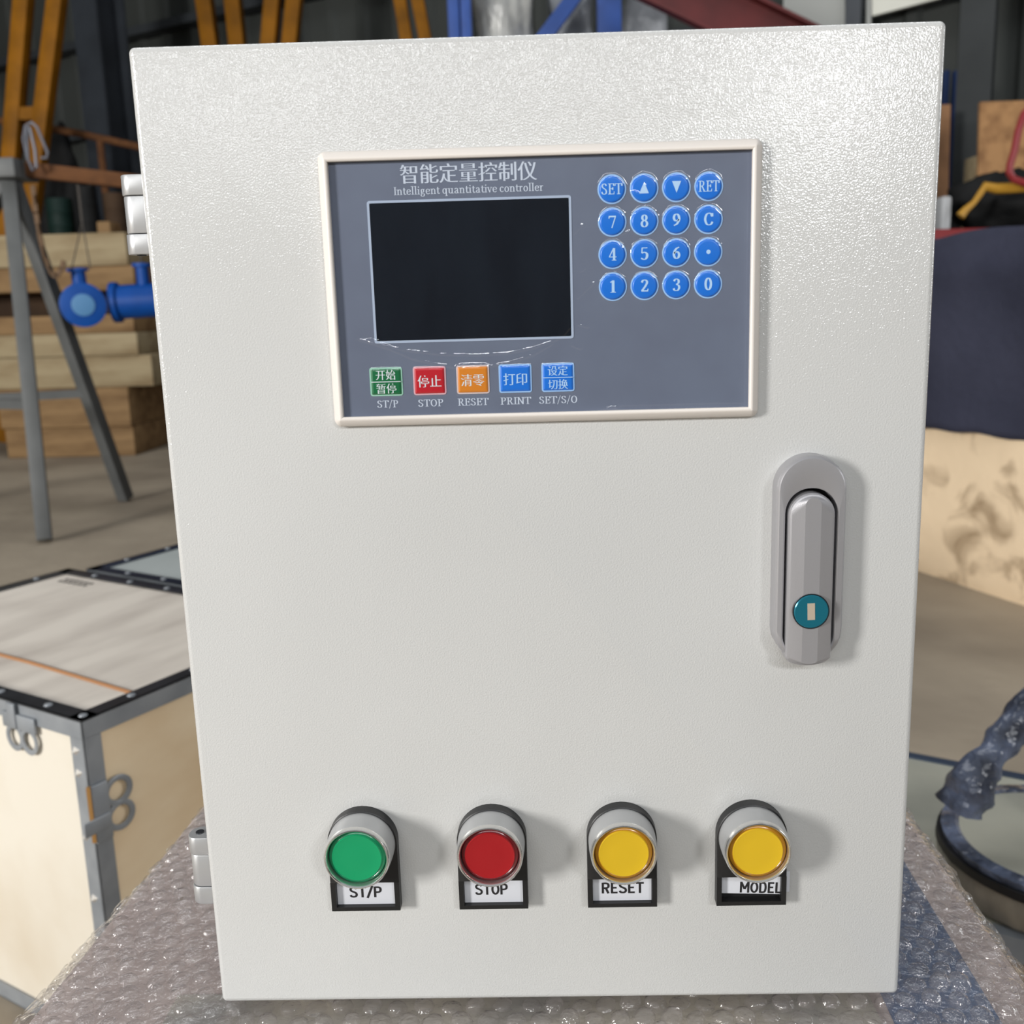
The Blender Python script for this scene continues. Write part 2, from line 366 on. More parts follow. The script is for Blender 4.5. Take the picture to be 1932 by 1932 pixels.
steel_dark = mat('dark_strip', (66, 68, 72), rough=0.28, metal=0.5, var=(50, 52, 56), vscale=18)
ply_pale = mat('plywood_pale', (216, 207, 195), rough=0.6, var=(188, 178, 167), vscale=5, stretch=(1.0, 3.5, 1.0), thr=(0.4, 0.72))
ply_bounce = mat('plywood_bounce', (244, 224, 190), rough=0.6, var=(220, 190, 148), vscale=4, stretch=(1.0, 1, 2.2), thr=(0.4, 0.75))  # same plywood as the cream faces, lightened to stand for bounced light
ply_cream = mat('plywood_cream', (216, 209, 195), rough=0.6, var=(202, 190, 170), vscale=5, thr=(0.4, 0.75))
brass = mat('brassy_edge', (196, 150, 92), rough=0.35, metal=0.6)

# ================================================================== STRUCTURE
concrete = mat('floor_concrete', (160, 148, 130), rough=0.75, var=(128, 117, 102), vscale=1.6, bump=0.002, bscale=25, thr=(0.38, 0.66))
fl = MB(); fl.box(-14, 14, -6, 16, -0.1, 0); f = fl.build('floor', concrete, smooth=False); tag(f, kind='structure')
# back wall: ribbed steel sheet, turned with the hall (its line runs 28 degrees off the cabinet's front)
WA = R(-28)
WD = Vector((math.cos(WA), math.sin(WA), 0)); WN = Vector((-WD.y, WD.x, 0))   # along the wall, and away from camera
W0 = Vector((-2.5, 8.6, 0))
def wallpt(s, n, z): return W0 + WD * s + WN * n + Vector((0, 0, z))
wall_m = mat('wall_sheet', (68, 71, 69), rough=0.7, spec=0.2, var=(60, 63, 61), vscale=0.8)
wm = MB(); prof = []; s = -12.0
while s < 14:
    prof += [(s, 0), (s + 0.20, 0), (s + 0.23, -0.035), (s + 0.29, -0.035)]; s += 0.32
for (a, b), (c, d) in zip(prof[:-1], prof[1:]):
    wm.add([wallpt(a, b, 0), wallpt(c, d, 0), wallpt(c, d, 7), wallpt(a, b, 7)], [(0, 1, 2, 3)])
wb = wm.build('wall_back', wall_m, smooth=False, recalc=False); tag(wb, kind='structure')
girt_m = mat('girt_steel', (52, 56, 60), rough=0.6)
for i, z in enumerate((1.25, 2.55, 3.35, 4.4)):
    g = MB(); g.bar(wallpt(-12, -0.12, z), wallpt(14, -0.12, z), 0.14, 0.07)
    tag(g.build('trim_%d' % (i + 1), girt_m, smooth=False), kind='structure')
wf = MB()
xs_ = sorted({-14.0, 14.0} | {x_ - w_ / 2 for _, x_, z_, w_, h_, p_, c_ in OPEN} | {x_ + w_ / 2 for _, x_, z_, w_, h_, p_, c_ in OPEN})
zs_ = sorted({0.0, 4.6} | {z_ - h_ / 2 for _, x_, z_, w_, h_, p_, c_ in OPEN} | {z_ + h_ / 2 for _, x_, z_, w_, h_, p_, c_ in OPEN})
for xa, xb in zip(xs_[:-1], xs_[1:]):
    for za, zb in zip(zs_[:-1], zs_[1:]):
        if not any(abs((xa + xb) / 2 - x_) < w_ / 2 and abs((za + zb) / 2 - z_) < h_ / 2 for _, x_, z_, w_, h_, p_, c_ in OPEN):
            wf.box(xa, xb, YW - 0.2, YW - 0.005, za, zb)
tag(wf.build('wall_front', mat('front_wall', (92, 94, 94), rough=0.8), smooth=False), kind='structure')
wr = MB()  # unseen wall, added to frame the right-hand fill lamp
for y0_, y1_, z0_, z1_ in ((YW, 0.0, 0, 7), (2.2, 4.0, 0, 7), (0.0, 2.2, 0, 0.75), (0.0, 2.2, 2.65, 7)): wr.box(6.02, 6.2, y0_, y1_, z0_, z1_)
tag(wr.build('wall_right', wall_m, smooth=False), kind='structure')
wl = MB(); wl.box(-14, -13.8, -6, 16, 0, 7); tag(wl.build('wall_left', wall_m, smooth=False), kind='structure')
ce = MB(); ce.box(-14, 14, 1.2, 16, 7, 7.1); tag(ce.build('ceiling', mat('roof_sheet', (96, 98, 100), rough=0.7), smooth=False), kind='structure')  # unseen roof, added over the back only to darken the background

# ================================================================== CONTROL CABINET
cab = thing('control_cabinet', 'light grey textured steel control cabinet standing on the bubble-wrapped parcel', 'cabinet', (0, 0, Z0))
b = MB(); b.rbox(4 * MM, 296 * MM, 19 * MM, 200 * MM, 1.5 * MM, 397 * MM, 0.002); b.build('body', door_paint, cab)
d = MB()
outl = lambda ins: rrect(0, 300, 0, 399.3, 2.6, ins, 6)
d.rings([ring3(outl(0.5), 18), ring3(outl(0.0), 17), ring3(outl(0), 2.6), ring3(outl(0.35), 1.25), ring3(outl(1.2), 0.35), ring3(outl(2.5), 0)])
d.build('door', door_paint, cab, angle=60)

# --- hinges
def hinge(z0, z1):
    L = z1 - z0; k = L * 0.255
    sec = lambda y: None
    def knuckle(za, zb, w_, ins):
        m = MB(); o2 = []
        # D-shaped section: round towards the outside, flat leaf towards the door
        for t in range(0, 13):
            a = R(90 + 180 * t / 12); o2.append((-5.6 + 4.6 * math.cos(a) + ins, 8.6 + (5.2 - ins) * math.sin(a)))
        o2 += [(2.0, 8.6 - 5.2 + ins), (2.0, 8.6 + 5.2 - ins)]
        rr = lambda s_, z: [P3(-3 + (x + 3) * s_, 8.6 + (y - 8.6) * s_, z) for x, y in o2]
        m.rings([rr(0.965, za), rr(1, za + 0.3), rr(1, zb - 0.3), rr(0.965, zb)])
        return m
    top = knuckle(z1 - k, z1, 7, 0); h = top.build('hinge', silver2, cab, angle=50)
    tag(h, 'satin metal hinge on the cabinet edge')
    knuckle(z0, z0 + k, 7, 0).build('knuckle', silver2, h, angle=50)
    knuckle(z0 + k + 0.35, z1 - k - 0.35, 7, 0.35).build('knuckle', silver2, h, angle=50)
    pm = MB(); pm.lathe(P3(-5.4, 8.6, z0 - 0.4), (0, 0, 1), [(0.0018, 0), (0.0018, (L + 0.9) * MM)], 12); pm.build('pin', steel_dark, h)
    return h
hinge(325.2, 354.7); hinge(47.0, 78.5)

# --- controller
def frame_loft(mb, outer, rings):
    mb.rings([ring3(outer(i), y) for i, y in rings], closed=True)
BX0, BX1, BZ0, BZ1 = 68.3, 233.5, 257.0, 359.9
cb = MB()
frame_loft(cb, lambda i: rrect(BX0, BX1, BZ0, BZ1, 3.0, i, 6), [(0, 0.3), (0.0, -1.8), (0.5, -2.8), (2.5, -4.9), (3.0, -5.1), (3.6, -5.0), (4.0, -4.6), (4.0, 0.3)])
ctrl = cb.build('controller', bezel_white, cab, angle=40); tag(ctrl, 'controller panel with off-white bezel, black screen and blue keypad')
fs_ = MB(); fs_.box(71.5 * MM, 230.2 * MM, -2.6 * MM, 0.2 * MM, 259.6 * MM, 357.0 * MM); fs_.build('face_sheet', face_grey, ctrl, smooth=False)
sc_ = MB(); sc_.rings([ring3(rrect(86.8, 161.6, 289.8, 340.8, 0.8), y) for y in (-1.0, -2.72)]); sc_.build('screen', screen_m, ctrl, angle=40)
sb = MB(); frame_loft(sb, lambda i: rrect(85.9, 162.5, 288.9, 341.7, 1.0, i), [(0, -2.4), (0, -2.78), (0.9, -2.78), (0.9, -2.4)]); sb.build('screen_border', rim_pale if False else mat('border_print', (168, 182, 204), rough=0.4), ctrl, smooth=False)
# printed title and captions
YF = -2.68
tx = MB()
put_text(tx, '智能定量控制仪', 98.8, 150.1, 347.5, 6.8, YF, grow=(0.019, -0.011))
tx.build('lettering', print_pale, ctrl, smooth=False, recalc=False); tx = MB()
put_serif(tx, 'Intelligent quantitative controller', 96.3, 152.2, 343.55, 2.85, YF)
for t, xa, xb in (('ST/P', 85.5, 93.7), ('STOP', 101.5, 111.3), ('RESET', 116.9, 129.1), ('PRINT', 133.5, 145.6), ('SET/S/O', 148.6, 163.4)):
    tx.build('lettering', print_pale, ctrl, smooth=False, recalc=False); tx = MB()
    put_serif(tx, t, xa, xb, 264.2, 2.75, YF)
tx.build('lettering', print_pale, ctrl, smooth=False, recalc=False)
# round keys
KEYC = []
legend = [['SET', '^', 'v', 'RET'], ['7', '8', '9', 'C'], ['4', '5', '6', '.'], ['1', '2', '3', '0']]
for r_ in range(4):
    for c_ in range(4):
        kx = 177.7 + 11.98 * c_; kz = 343.35 - 11.83 * r_; KEYC.append((kx, kz))
        k = MB()
        k.mi = 1; k.lathe(P3(kx, 0, kz), (0, -1, 0), [(5.35 * MM, 2.3 * MM), (5.35 * MM, 2.78 * MM), (4.75 * MM, 2.85 * MM)], 40)
        k.mi = 0; k.lathe(P3(kx, 0, kz), (0, -1, 0), [(4.85 * MM, 2.5 * MM), (4.8 * MM, 2.95 * MM), (4.3 * MM, 3.3 * MM), (3.9 * MM, 3.36 * MM)], 40)
        k.mi = 2; t = legend[r_][c_]; yk = -3.42
        if t == '^': k.add([P3(kx - 1.9, yk, kz - 1.9), P3(kx + 1.7, yk, kz - 1.9), P3(kx, yk, kz + 2.3)], [(0, 1, 2)])
        elif t == 'v': k.add([P3(kx - 1.7, yk, kz + 2.2), P3(kx + 1.7, yk, kz + 2.2), P3(kx, yk, kz - 2.0)], [(0, 1, 2)])
        elif t == '.': k.lathe(P3(kx, 0, kz), (0, -1, 0), [(0.8 * MM, 3.3 * MM), (0.8 * MM, 3.43 * MM)], 16)
        elif len(t) > 1: put_serif(k, t, kx - 4.0, kx + 4.0, kz - 1.9, 3.9, yk)
        else:
            w_ = 2.3 if t == '1' else (3.5 if t == 'C' else 2.9)
            put_serif(k, t, kx - w_ / 2, kx + w_ / 2, kz - 2.2, 4.5, yk, bold=1.15)
        k.build('round_key', [key_blue, rim_pale, key_print], ctrl, angle=50, recalc=False)
# square function keys
SQ = [('green', (14, 104, 60), (150, 200, 180), 89.55, ['开始', '暂停']), ('red', (186, 24, 38), (214, 170, 180), 106.4, ['停止']), ('orange', (212, 128, 34), (206, 190, 190), 123.2, ['清零']),
      ('blue', (22, 112, 214), (150, 190, 235), 139.6, ['打印']), ('blue', (22, 112, 214), (150, 190, 235), 156.1, ['设定', '切换'])]
for cn, colr, rimc, kx, words in SQ:
    km = mat('key_' + cn, colr, rough=0.3); rm = mat('key_rim_' + cn, rimc, rough=0.4)
    kz = 274.2; k = MB(); O = lambda i: rrect(kx - 6.35, kx + 6.35, kz - 5.5, kz + 5.5, 1.0, i)
    k.mi = 1; k.rings([ring3(O(0), -2.3), ring3(O(0), -2.78), ring3(O(0.6), -2.82)])
    k.mi = 0; k.rings([ring3(O(0.55), -2.5), ring3(O(0.6), -2.95), ring3(O(1.1), -3.25), ring3(O(1.5), -3.3)])
    k.mi = 2
    if len(words) == 2:
        k.box((kx - 5.7) * MM, (kx + 5.7) * MM, -3.4 * MM, -3.2 * MM, (kz - 0.15) * MM, (kz + 0.15) * MM)
        put_text(k, words[0], kx - 3.9, kx + 3.9, kz + 0.75, 3.8, -3.38, grow=(0.016, -0.010))
        put_text(k, words[1], kx - 3.9, kx + 3.9, kz - 4.5, 3.8, -3.38, grow=(0.016, -0.010))
    else:
        put_text(k, words[0], kx - 4.6, kx + 4.6, kz - 2.5, 4.6, -3.38, grow=(0.016, -0.010))
    k.build('square_key', [km, rm, key_print if cn == 'blue' else white_print], ctrl, angle=50, recalc=False)
# loose protective film with creases
def seg_d(px_, pz_, a, b):
    dx, dz = b[0] - a[0], b[1] - a[1]; t = max(0, min(1, ((px_ - a[0]) * dx + (pz_ - a[1]) * dz) / (dx * dx + dz * dz + 1e-9)))
    return math.hypot(px_ - a[0] - t * dx, pz_ - a[1] - t * dz)
CREASE = [  # photo pixels of the crease lines, height mm, width mm
    ([(678, 641), (712, 648), (760, 660), (830, 668), (900, 670), (960, 666), (1010, 655), (1050, 641), (1063, 632), (1075, 618)], 0.34, 0.6),
    ([(700, 646), (740, 660), (780, 677), (830, 688), (862, 694)], 0.34, 0.6), ([(920, 692), (960, 684), (1005, 670), (1040, 650)], 0.30, 0.55),
    ([(868, 689), (890, 686), (915, 688)], 0.4, 0.7), ([(700, 647), (712, 648)], 0.5, 1.0),
    ([(650, 786), (690, 789), (730, 788)], 0.34, 0.5), ([(765, 781), (800, 784)], 0.22, 0.4),
    ([(1145, 772), (1175, 764), (1260, 762), (1330, 760), (1400, 759)], 0.28, 0.4), ([(1137, 772), (1152, 768), (1166, 771)], 0.25, 0.35),
    ([(1094, 510), (1102, 498), (1106, 505), (1095, 512)], 0.35, 0.4), ([(1091, 562), (1105, 548), (1120, 534)], 0.4, 0.5),
    ([(1092, 613), (1110, 617)], 0.4, 0.5), ([(1080, 652), (1095, 658)], 0.35, 0.5), ([(1083, 441), (1098, 425)], 0.3, 0.5),
    ([(1165, 444), (1188, 436), (1178, 462)], 0.4, 0.5), ([(1305, 362), (1318, 381), (1335, 378)], 0.35, 0.45), ([(1140, 386), (1158, 385)], 0.3, 0.35),
    ([(1195, 362), (1208, 366), (1216, 350)], 0.35, 0.5)]
CR = []
for pts, hh, ww in CREASE:
    q = [ony(x, y, -3.0 * MM) for x, y in pts]; CR.append(([(p.x / MM, (p.z - Z0) / MM) for p in q], hh, ww))
fm = MB(); NX, NZ = 520, 320; FX0, FX1, FZ0, FZ1 = 72.6, 228.2, 260.9, 355.6
hts = [[0.0] * (NX + 1) for _ in range(NZ + 1)]
for j in range(NZ + 1):
    for i in range(NX + 1):
        x = FX0 + (FX1 - FX0) * i / NX; z = FZ0 + (FZ1 - FZ0) * j / NZ
        h = 0.10 * mnoise.noise((x * 0.05, z * 0.05, 3.1)) + 0.035 * mnoise.noise((x * 0.22, z * 0.22, 9.7))
        hts[j][i] = h
def stamp(x0, x1, z0, z1, fn):
    i0 = max(0, int((x0 - FX0) / (FX1 - FX0) * NX)); i1 = min(NX, int((x1 - FX0) / (FX1 - FX0) * NX) + 1)
    j0 = max(0, int((z0 - FZ0) / (FZ1 - FZ0) * NZ)); j1 = min(NZ, int((z1 - FZ0) / (FZ1 - FZ0) * NZ) + 1)
    for j in range(j0, j1 + 1):
        for i in range(i0, i1 + 1):
            hts[j][i] += fn(FX0 + (FX1 - FX0) * i / NX, FZ0 + (FZ1 - FZ0) * j / NZ)
for pts, hh, ww in CR:
    for a, b2 in zip(pts[:-1], pts[1:]):
        stamp(min(a[0], b2[0]) - 2, max(a[0], b2[0]) + 2, min(a[1], b2[1]) - 2, max(a[1], b2[1]) + 2, lambda x, z: 0)
    xs = [p[0] for p in pts]; zs = [p[1] for p in pts]
    def fn(x, z, pts=pts, hh=hh, ww=ww):
        best = 1e9; sg = 1
        for a, b2 in zip(pts[:-1], pts[1:]):
            dd = seg_d(x, z, a, b2)
            if dd < best:
                best = dd; t = max(0, min(1, (x - a[0]) / (b2[0] - a[0]) if abs(b2[0] - a[0]) > 1e-6 else 0)); sg = 1 if z > a[1] + t * (b2[1] - a[1]) else -1
        w_ = ww * 2.6 * (1 + 0.08 * mnoise.noise((x * 0.6, z * 0.6, 1)))
        if sg > 0:   # long flank facing up, steep near the crest and easing out
            t = best / w_
            return w_ * 0.21 * (1 - t) ** 1.5 if t < 1 else 0.0
        return w_ * 0.21 * math.exp(-(best / 0.35) ** 2)
    stamp(min(xs) - 2, max(xs) + 2, min(zs) - 2, max(zs) + 2, fn)
for kx, kz in KEYC:
    def fn(x, z, kx=kx, kz=kz):
        dd = math.hypot(x - kx, z - kz) + 0.35 * mnoise.noise((x * 0.5, z * 0.5, 5)); return 0.62 / (1 + math.exp((dd - 5.2) * 3.2))
    stamp(kx - 8, kx + 8, kz - 8, kz + 8, fn)
for cn, colr, rimc, kx, words in SQ:
    def fn(x, z, kx=kx):
        dd = max(abs(x - kx) - 6.0, abs(z - 274.2) - 5.2) + 0.2 * mnoise.noise((x * 0.5, z * 0.5, 5)); return 0.55 / (1 + math.exp(dd * 3.2))
    stamp(kx - 9, kx + 9, 265, 283, fn)
vs = []; fsx = []
for j in range(NZ + 1):
    for i in range(NX + 1):
        vs.append(P3(FX0 + (FX1 - FX0) * i / NX, -3.05 - max(hts[j][i], -0.15), FZ0 + (FZ1 - FZ0) * j / NZ))
for j in range(NZ):
    for i in range(NX):
        a = j * (NX + 1) + i; fsx.append((a, a + 1, a + NX + 2, a + NX + 1))
fm.add(vs, fsx); fo = fm.build('protective_film', clear_film, ctrl, recalc=False, angle=180); tag(fo, 'creased clear protective film')

# --- door handle
hb = MB()
HX = 253.7
esc = lambda ins, y: [P3(x, y, z) for x, z in rrect(HX - 13.6, HX + 13.6, 158.2, 242.1, 13.5, ins, 12)]
slot = lambda ins, y: [P3(x, y, z) for x, z in rrect(HX - 10.2, HX + 9.9, 160.2, 229.3, 9.7, ins, 12)]
hb.rings([esc(0, 0.2), esc(0, -6.2), esc(0.3, -7.5), esc(1.1, -8.3), slot(-0.7, -8.6), slot(-0.1, -8.3), slot(0, -7.6), slot(0, -1.0)], cap0=False, cap1=False)
hd = hb.build('door_handle', silver, cab, angle=32); tag(hd, 'satin silver swing handle with teal lock')
rc = MB(); rc.rings([slot(-0.05, -0.6), slot(-0.05, -1.3)]); rc.build('recess', black_in, hd)
def lever_out(ins, sx=0.0):
    # round-topped lever with a shallow rounded foot
    x0, x1, z0, z1 = HX - 9.25 + ins + sx, HX + 8.7 - ins - sx, 157.4 + ins, 227.7 - ins; r = (x1 - x0) / 2; cx = (x0 + x1) / 2; pts = []
    for k in range(25):
        a = R(180 * k / 24); pts.append((cx + r * math.cos(a), z1 - r + r * math.sin(a)))
    for k in range(13):
        a = R(180 + 180 * k / 12); pts.append((cx + r * math.cos(a), z0 + r * 0.42 + r * 0.42 * math.sin(a)))
    return pts
lv = MB(); lv.rings([ring3(lever_out(0), -1.6), ring3(lever_out(0), -9.3), ring3(lever_out(0.5), -10.2), ring3(lever_out(1.1), -10.5), ring3(lever_out(1.5, 4.4), -11.9)])
lv.build('lever', silver, hd, angle=8)
lk = MB(); lk.lathe(P3(253.5, 0, 180.8), (0, -1, 0), [(7.2 * MM, 9 * MM), (7.2 * MM, 12.2 * MM), (6.95 * MM, 12.2 * MM), (6.9 * MM, 11.9 * MM)], 40, cap1=True)
lk.build('lock_collar', steel_dark, hd)
lk = MB(); lk.lathe(P3(253.5, 0, 180.8), (0, -1, 0), [(6.75 * MM, 10 * MM), (6.75 * MM, 12.35 * MM), (6.4 * MM, 12.6 * MM)], 40)
lk.build('lock_cylinder', teal, hd); 
ks = MB(); Mk = Matrix.Translation(P3(253.4, 0, 180.9)) @ Matrix.Rotation(R(-2), 4, 'Y')
ks.box(-1.45 * MM, 1.45 * MM, -12.75 * MM, -12.3 * MM, -3.4 * MM, 3.4 * MM, Mk); ks.build('keyhole', keyslot, hd, smooth=False)

# --- push buttons
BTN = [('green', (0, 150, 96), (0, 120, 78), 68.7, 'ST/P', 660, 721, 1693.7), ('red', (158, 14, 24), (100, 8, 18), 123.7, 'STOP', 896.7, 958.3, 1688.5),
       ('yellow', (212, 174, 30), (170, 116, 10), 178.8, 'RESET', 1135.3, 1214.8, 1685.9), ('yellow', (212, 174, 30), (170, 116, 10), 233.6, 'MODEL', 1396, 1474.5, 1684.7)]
for bi, (cn, cc, edge, bx, word, pxa, pxb, pyb) in enumerate(BTN):
    bz = 79.8; YB = -17.4
    m = MB()
    m.lathe(P3(bx, 0, bz), (0, -1, 0), [(14.1 * MM, 4.2 * MM), (14.15 * MM, 5.2 * MM), (14.1 * MM, 10 * MM), (13.75 * MM, 15.2 * MM)], 64, cap1=False)
    m.mi = 1
    m.lathe(P3(bx, 0, bz), (0, -1, 0), [(13.75 * MM, 15.2 * MM), (13.6 * MM, 16.6 * MM), (13.2 * MM, 17.3 * MM), (12.75 * MM, 17.4 * MM), (12.35 * MM, 17.0 * MM), (12.1 * MM, 15.4 * MM), (12.0 * MM, 12 * MM)], 64, cap0=False, cap1=False)
    o = m.build('push_button', [silver2, chrome], cab, angle=40); tag(o, '%s push button marked %s' % (cn, word))
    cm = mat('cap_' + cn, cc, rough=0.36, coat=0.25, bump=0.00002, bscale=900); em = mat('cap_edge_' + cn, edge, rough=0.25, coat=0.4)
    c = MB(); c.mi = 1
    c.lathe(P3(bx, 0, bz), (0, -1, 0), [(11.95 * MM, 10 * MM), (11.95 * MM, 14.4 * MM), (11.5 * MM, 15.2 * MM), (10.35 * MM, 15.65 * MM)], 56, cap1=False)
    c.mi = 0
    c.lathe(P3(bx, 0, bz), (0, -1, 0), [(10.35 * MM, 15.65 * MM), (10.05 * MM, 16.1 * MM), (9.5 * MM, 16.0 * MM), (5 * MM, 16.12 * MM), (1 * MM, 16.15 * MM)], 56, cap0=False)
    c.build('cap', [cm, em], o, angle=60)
    # holder plate with a window for the name slip
    hw = 14.75; ph = MB()
    def plate(ins):
        pts = []
        for k in range(25): a = R(180 * k / 24); pts.append((bx + (hw - ins) * math.cos(a), bz + (hw - ins) * math.sin(a)))
        pts += [(bx - hw + ins, 62.0), (bx - hw + ins, 49.0 + ins), (bx - hw + ins + 0.8, 48.2 + ins), (bx + hw - ins - 0.8, 48.2 + ins), (bx + hw - ins, 49.0 + ins), (bx + hw - ins, 62.0)]
        return pts
    W_ = (bx - 12.6, bx + 12.6, 50.0, 61.5)
    # solid upper part
    up = lambda ins: [(x, max(z, W_[3])) for x, z in plate(ins)]
    top = []
    for k in range(25): a = R(180 * k / 24); top.append((hw * math.cos(a), hw * math.sin(a)))
    outA = lambda ins: [(bx + x * (hw - ins) / hw, bz + z * (hw - ins) / hw) for x, z in top] + [(bx - hw + ins, W_[3]), (bx + hw - ins, W_[3])]
    ph.rings([ring3(outA(0), 0.1), ring3(outA(0), -4.6), ring3(outA(0.5), -5.0)])
    ph.box((bx - hw) * MM, W_[0] * MM, -5.0 * MM, 0.1 * MM, 48.2 * MM, W_[3] * MM)
    ph.box(W_[1] * MM, (bx + hw) * MM, -5.0 * MM, 0.1 * MM, 48.2 * MM, W_[3] * MM)
    ph.box(W_[0] * MM, W_[1] * MM, -5.0 * MM, 0.1 * MM, 48.2 * MM, W_[2] * MM)
    ph.box(W_[0] * MM, W_[1] * MM, -1.2 * MM, 0.1 * MM, W_[2] * MM, W_[3] * MM)
    ph.build('label_holder', black_pl, o, angle=40)
    sl = MB(); tlt = R(2.0) if word == 'MODEL' else 0
    M = Matrix.Translation(P3(bx, 0, 56)) @ Matrix.Rotation(tlt, 4, 'Y') @ Matrix.Translation(P3(-bx, 0, -56))
    if word == 'MODEL':
        sl.box((bx - 12.4) * MM, (bx + 12.58) * MM, -2.9 * MM, -1.1 * MM, 52.4 * MM, 61.4 * MM, M)
        sl.box((bx + 14.7) * MM, (bx + 16.6) * MM, -2.9 * MM, -2.6 * MM, 53.0 * MM, 62.6 * MM)
    else: sl.box((bx - 12.5) * MM, (bx + 12.5) * MM, -2.9 * MM, -1.1 * MM, 50.1 * MM, 61.4 * MM)
    sl.build('name_slip', paper, o, smooth=False)
    q0 = ony(pxa, pyb, -3 * MM); q1 = ony(pxb, pyb, -3 * MM)
    lt = MB(); put_serif(lt, word, q0.x / MM, q1.x / MM, (q0.z - Z0) / MM, 5.1, -2.96, table=SANS, mono=0.16, M=M if tlt else None)
    lt.build('lettering', ink, o, smooth=False, recalc=False)

# ================================================================== BUBBLE-WRAPPED PARCEL
par = thing('wrapped_parcel', 'parcel in clear bubble wrap carrying the grey control cabinet', 'parcel', (0.1425, 0.10, 0))
PX0, PX1, PY0, PY1, PZ = -0.2265, 0.2305, -0.175, 0.165, Z0 - 0.0035
def flare(x, y): return x - 0.018 * max(0, min(1, (0.07 - y) / 0.18)) * max(0, min(1, -x / 0.2265))
cm_ = mat('parcel_board', (184, 170, 164), rough=0.7, var=(160, 146, 142), vscale=9)
c = MB(); c.rbox(PX0 + 0.0012, PX1 - 0.0012, PY0 + 0.0012, PY1 - 0.0012, 0, PZ - 0.0065, 0.015, seg=4)
c.v = [(flare(x, y), y, z) for x, y, z in c.v]; c.build('carton', cm_, par)
c = MB(); c.rbox(0.156, 0.202, PY0 + 0.006, PY1 - 0.02, PZ - 0.009, PZ - 0.0045, 0.0015, Matrix.Rotation(R(-1), 4, 'Z')); c.build('blue_sheet', mat('blue_packing', (78, 100, 132), rough=0.6, var=(64, 80, 108), vscale=25), par)
c = MB(); c.rbox(-0.17, 0.149, PY0 + 0.004, -0.082, PZ - 0.009, PZ - 0.005, 0.0015); c.build('grey_sheet', mat('grey_packing', (150, 148, 144), rough=0.6, var=(200, 190, 172), vscale=14), par)
# the sheet follows top and sides; bubbles hex-packed over it
def wrap_pt(u, v):
    """u across (0 = left top edge ... W = right top edge; beyond = down the sides), v along depth"""
    W_ = PX1 - PX0; rr = 0.016
    def fold(t, lo, hi):
        # returns (pos, drop)
        if t < lo + rr:
            s_ = lo + rr - t
            a = min(s_ / rr, math.pi / 2)
            return lo + rr - rr * math.sin(a), rr * (1 - math.cos(a)) + max(0, s_ - rr * math.pi / 2)
        if t > hi - rr:
            s_ = t - hi + rr
            a = min(s_ / rr, math.pi / 2)
            return hi - rr + rr * math.sin(a), rr * (1 - math.cos(a)) + max(0, s_ - rr * math.pi / 2)
        return t, 0.0
    x, dx = fold(u, PX0, PX1); y, dy = fold(v, PY0, PY1)
    z = PZ - 0.0035 - max(dx, dy) + 0.0016 * mnoise.noise((u * 22, v * 22, 0.3)) + 0.0008 * mnoise.noise((u * 70, v * 70, 4))
    if 0.02 < -PX0 and abs(u) < 0.17 and abs(v + 0.0) < 0.11 and v > -0.11: z = min(z, PZ - 0.0035)
    return Vector((flare(x, y), y, z))
def wrap_n(u, v):
    e = 0.002; a = wrap_pt(u + e, v) - wrap_pt(u - e, v); b_ = wrap_pt(u, v + e) - wrap_pt(u, v - e)
    n = a.cross(b_); return n.normalized() if n.length > 1e-12 else Vector((0, 0, 1))
bw = MB(); U0, U1, V0, V1 = PX0 - 0.12, PX1 + 0.12, PY0 - 0.12, PY1 + 0.05
nu, nv = 110, 84
vs = [wrap_pt(U0 + (U1 - U0) * i / nu, V0 + (V1 - V0) * j / nv) for j in range(nv + 1) for i in range(nu + 1)]
bw.add(vs, [(j * (nu + 1) + i, j * (nu + 1) + i + 1, (j + 1) * (nu + 1) + i + 1, (j + 1) * (nu + 1) + i) for j in range(nv) for i in range(nu)])
SP = 0.0112; row = 0; v_ = V0 + 0.006
while v_ < V1 - 0.006:
    u_ = U0 + 0.006 + (SP / 2 if row % 2 else 0)
    while u_ < U1 - 0.006:
        uu = u_ + random.uniform(-1, 1) * 0.0011; vv = v_ + random.uniform(-1, 1) * 0.0011
        under = (-0.132 < uu < 0.148) and (-0.086 < vv < 0.09)
        if not under:
            p = wrap_pt(uu, vv); n = wrap_n(uu, vv)
            t1 = n.orthogonal().normalized(); t2 = n.cross(t1); rad = 0.0049 * random.uniform(0.85, 1.06); hh = random.choice((0.0014, 0.0024, 0.0030, 0.0036)) * random.uniform(0.8, 1.2)
            edge = min(uu - PX0, PX1 - uu, vv - PY0, PY1 - vv); hh *= max(0.12, min(1.0, (edge - 0.0) / 0.018)) if PX0 - 0.1 < uu else 0.2
            lean = Vector((random.uniform(-1, 1), random.uniform(-1, 1), 0)) * 0.0016
            rings = []
            for rr_, h_ in ((1.0, -0.0003), (0.97, 0.45), (0.80, 0.82), (0.45, 1.0)):
                rings.append([p + n * (hh * h_ if h_ > 0 else h_) + lean * max(h_, 0) + (t1 * math.cos(2 * math.pi * k / 10) + t2 * math.sin(2 * math.pi * k / 10)) * rad * rr_ * (1 + 0.05 * mnoise.noise((p.x * 400 + k, p.y * 400, row))) for k in range(10)])
            bw.rings(rings, cap0=False)
        u_ += SP
    v_ += SP * 0.866; row += 1
wrap_m = film_mat('bubble_film', (200, 190, 188), 1.7, 0.10, 0.08, 0.0026, 190)
bo = bw.build('bubble_wrap', wrap_m, par, recalc=False, angle=180); tag(bo, 'clear bubble wrap', kind='stuff')

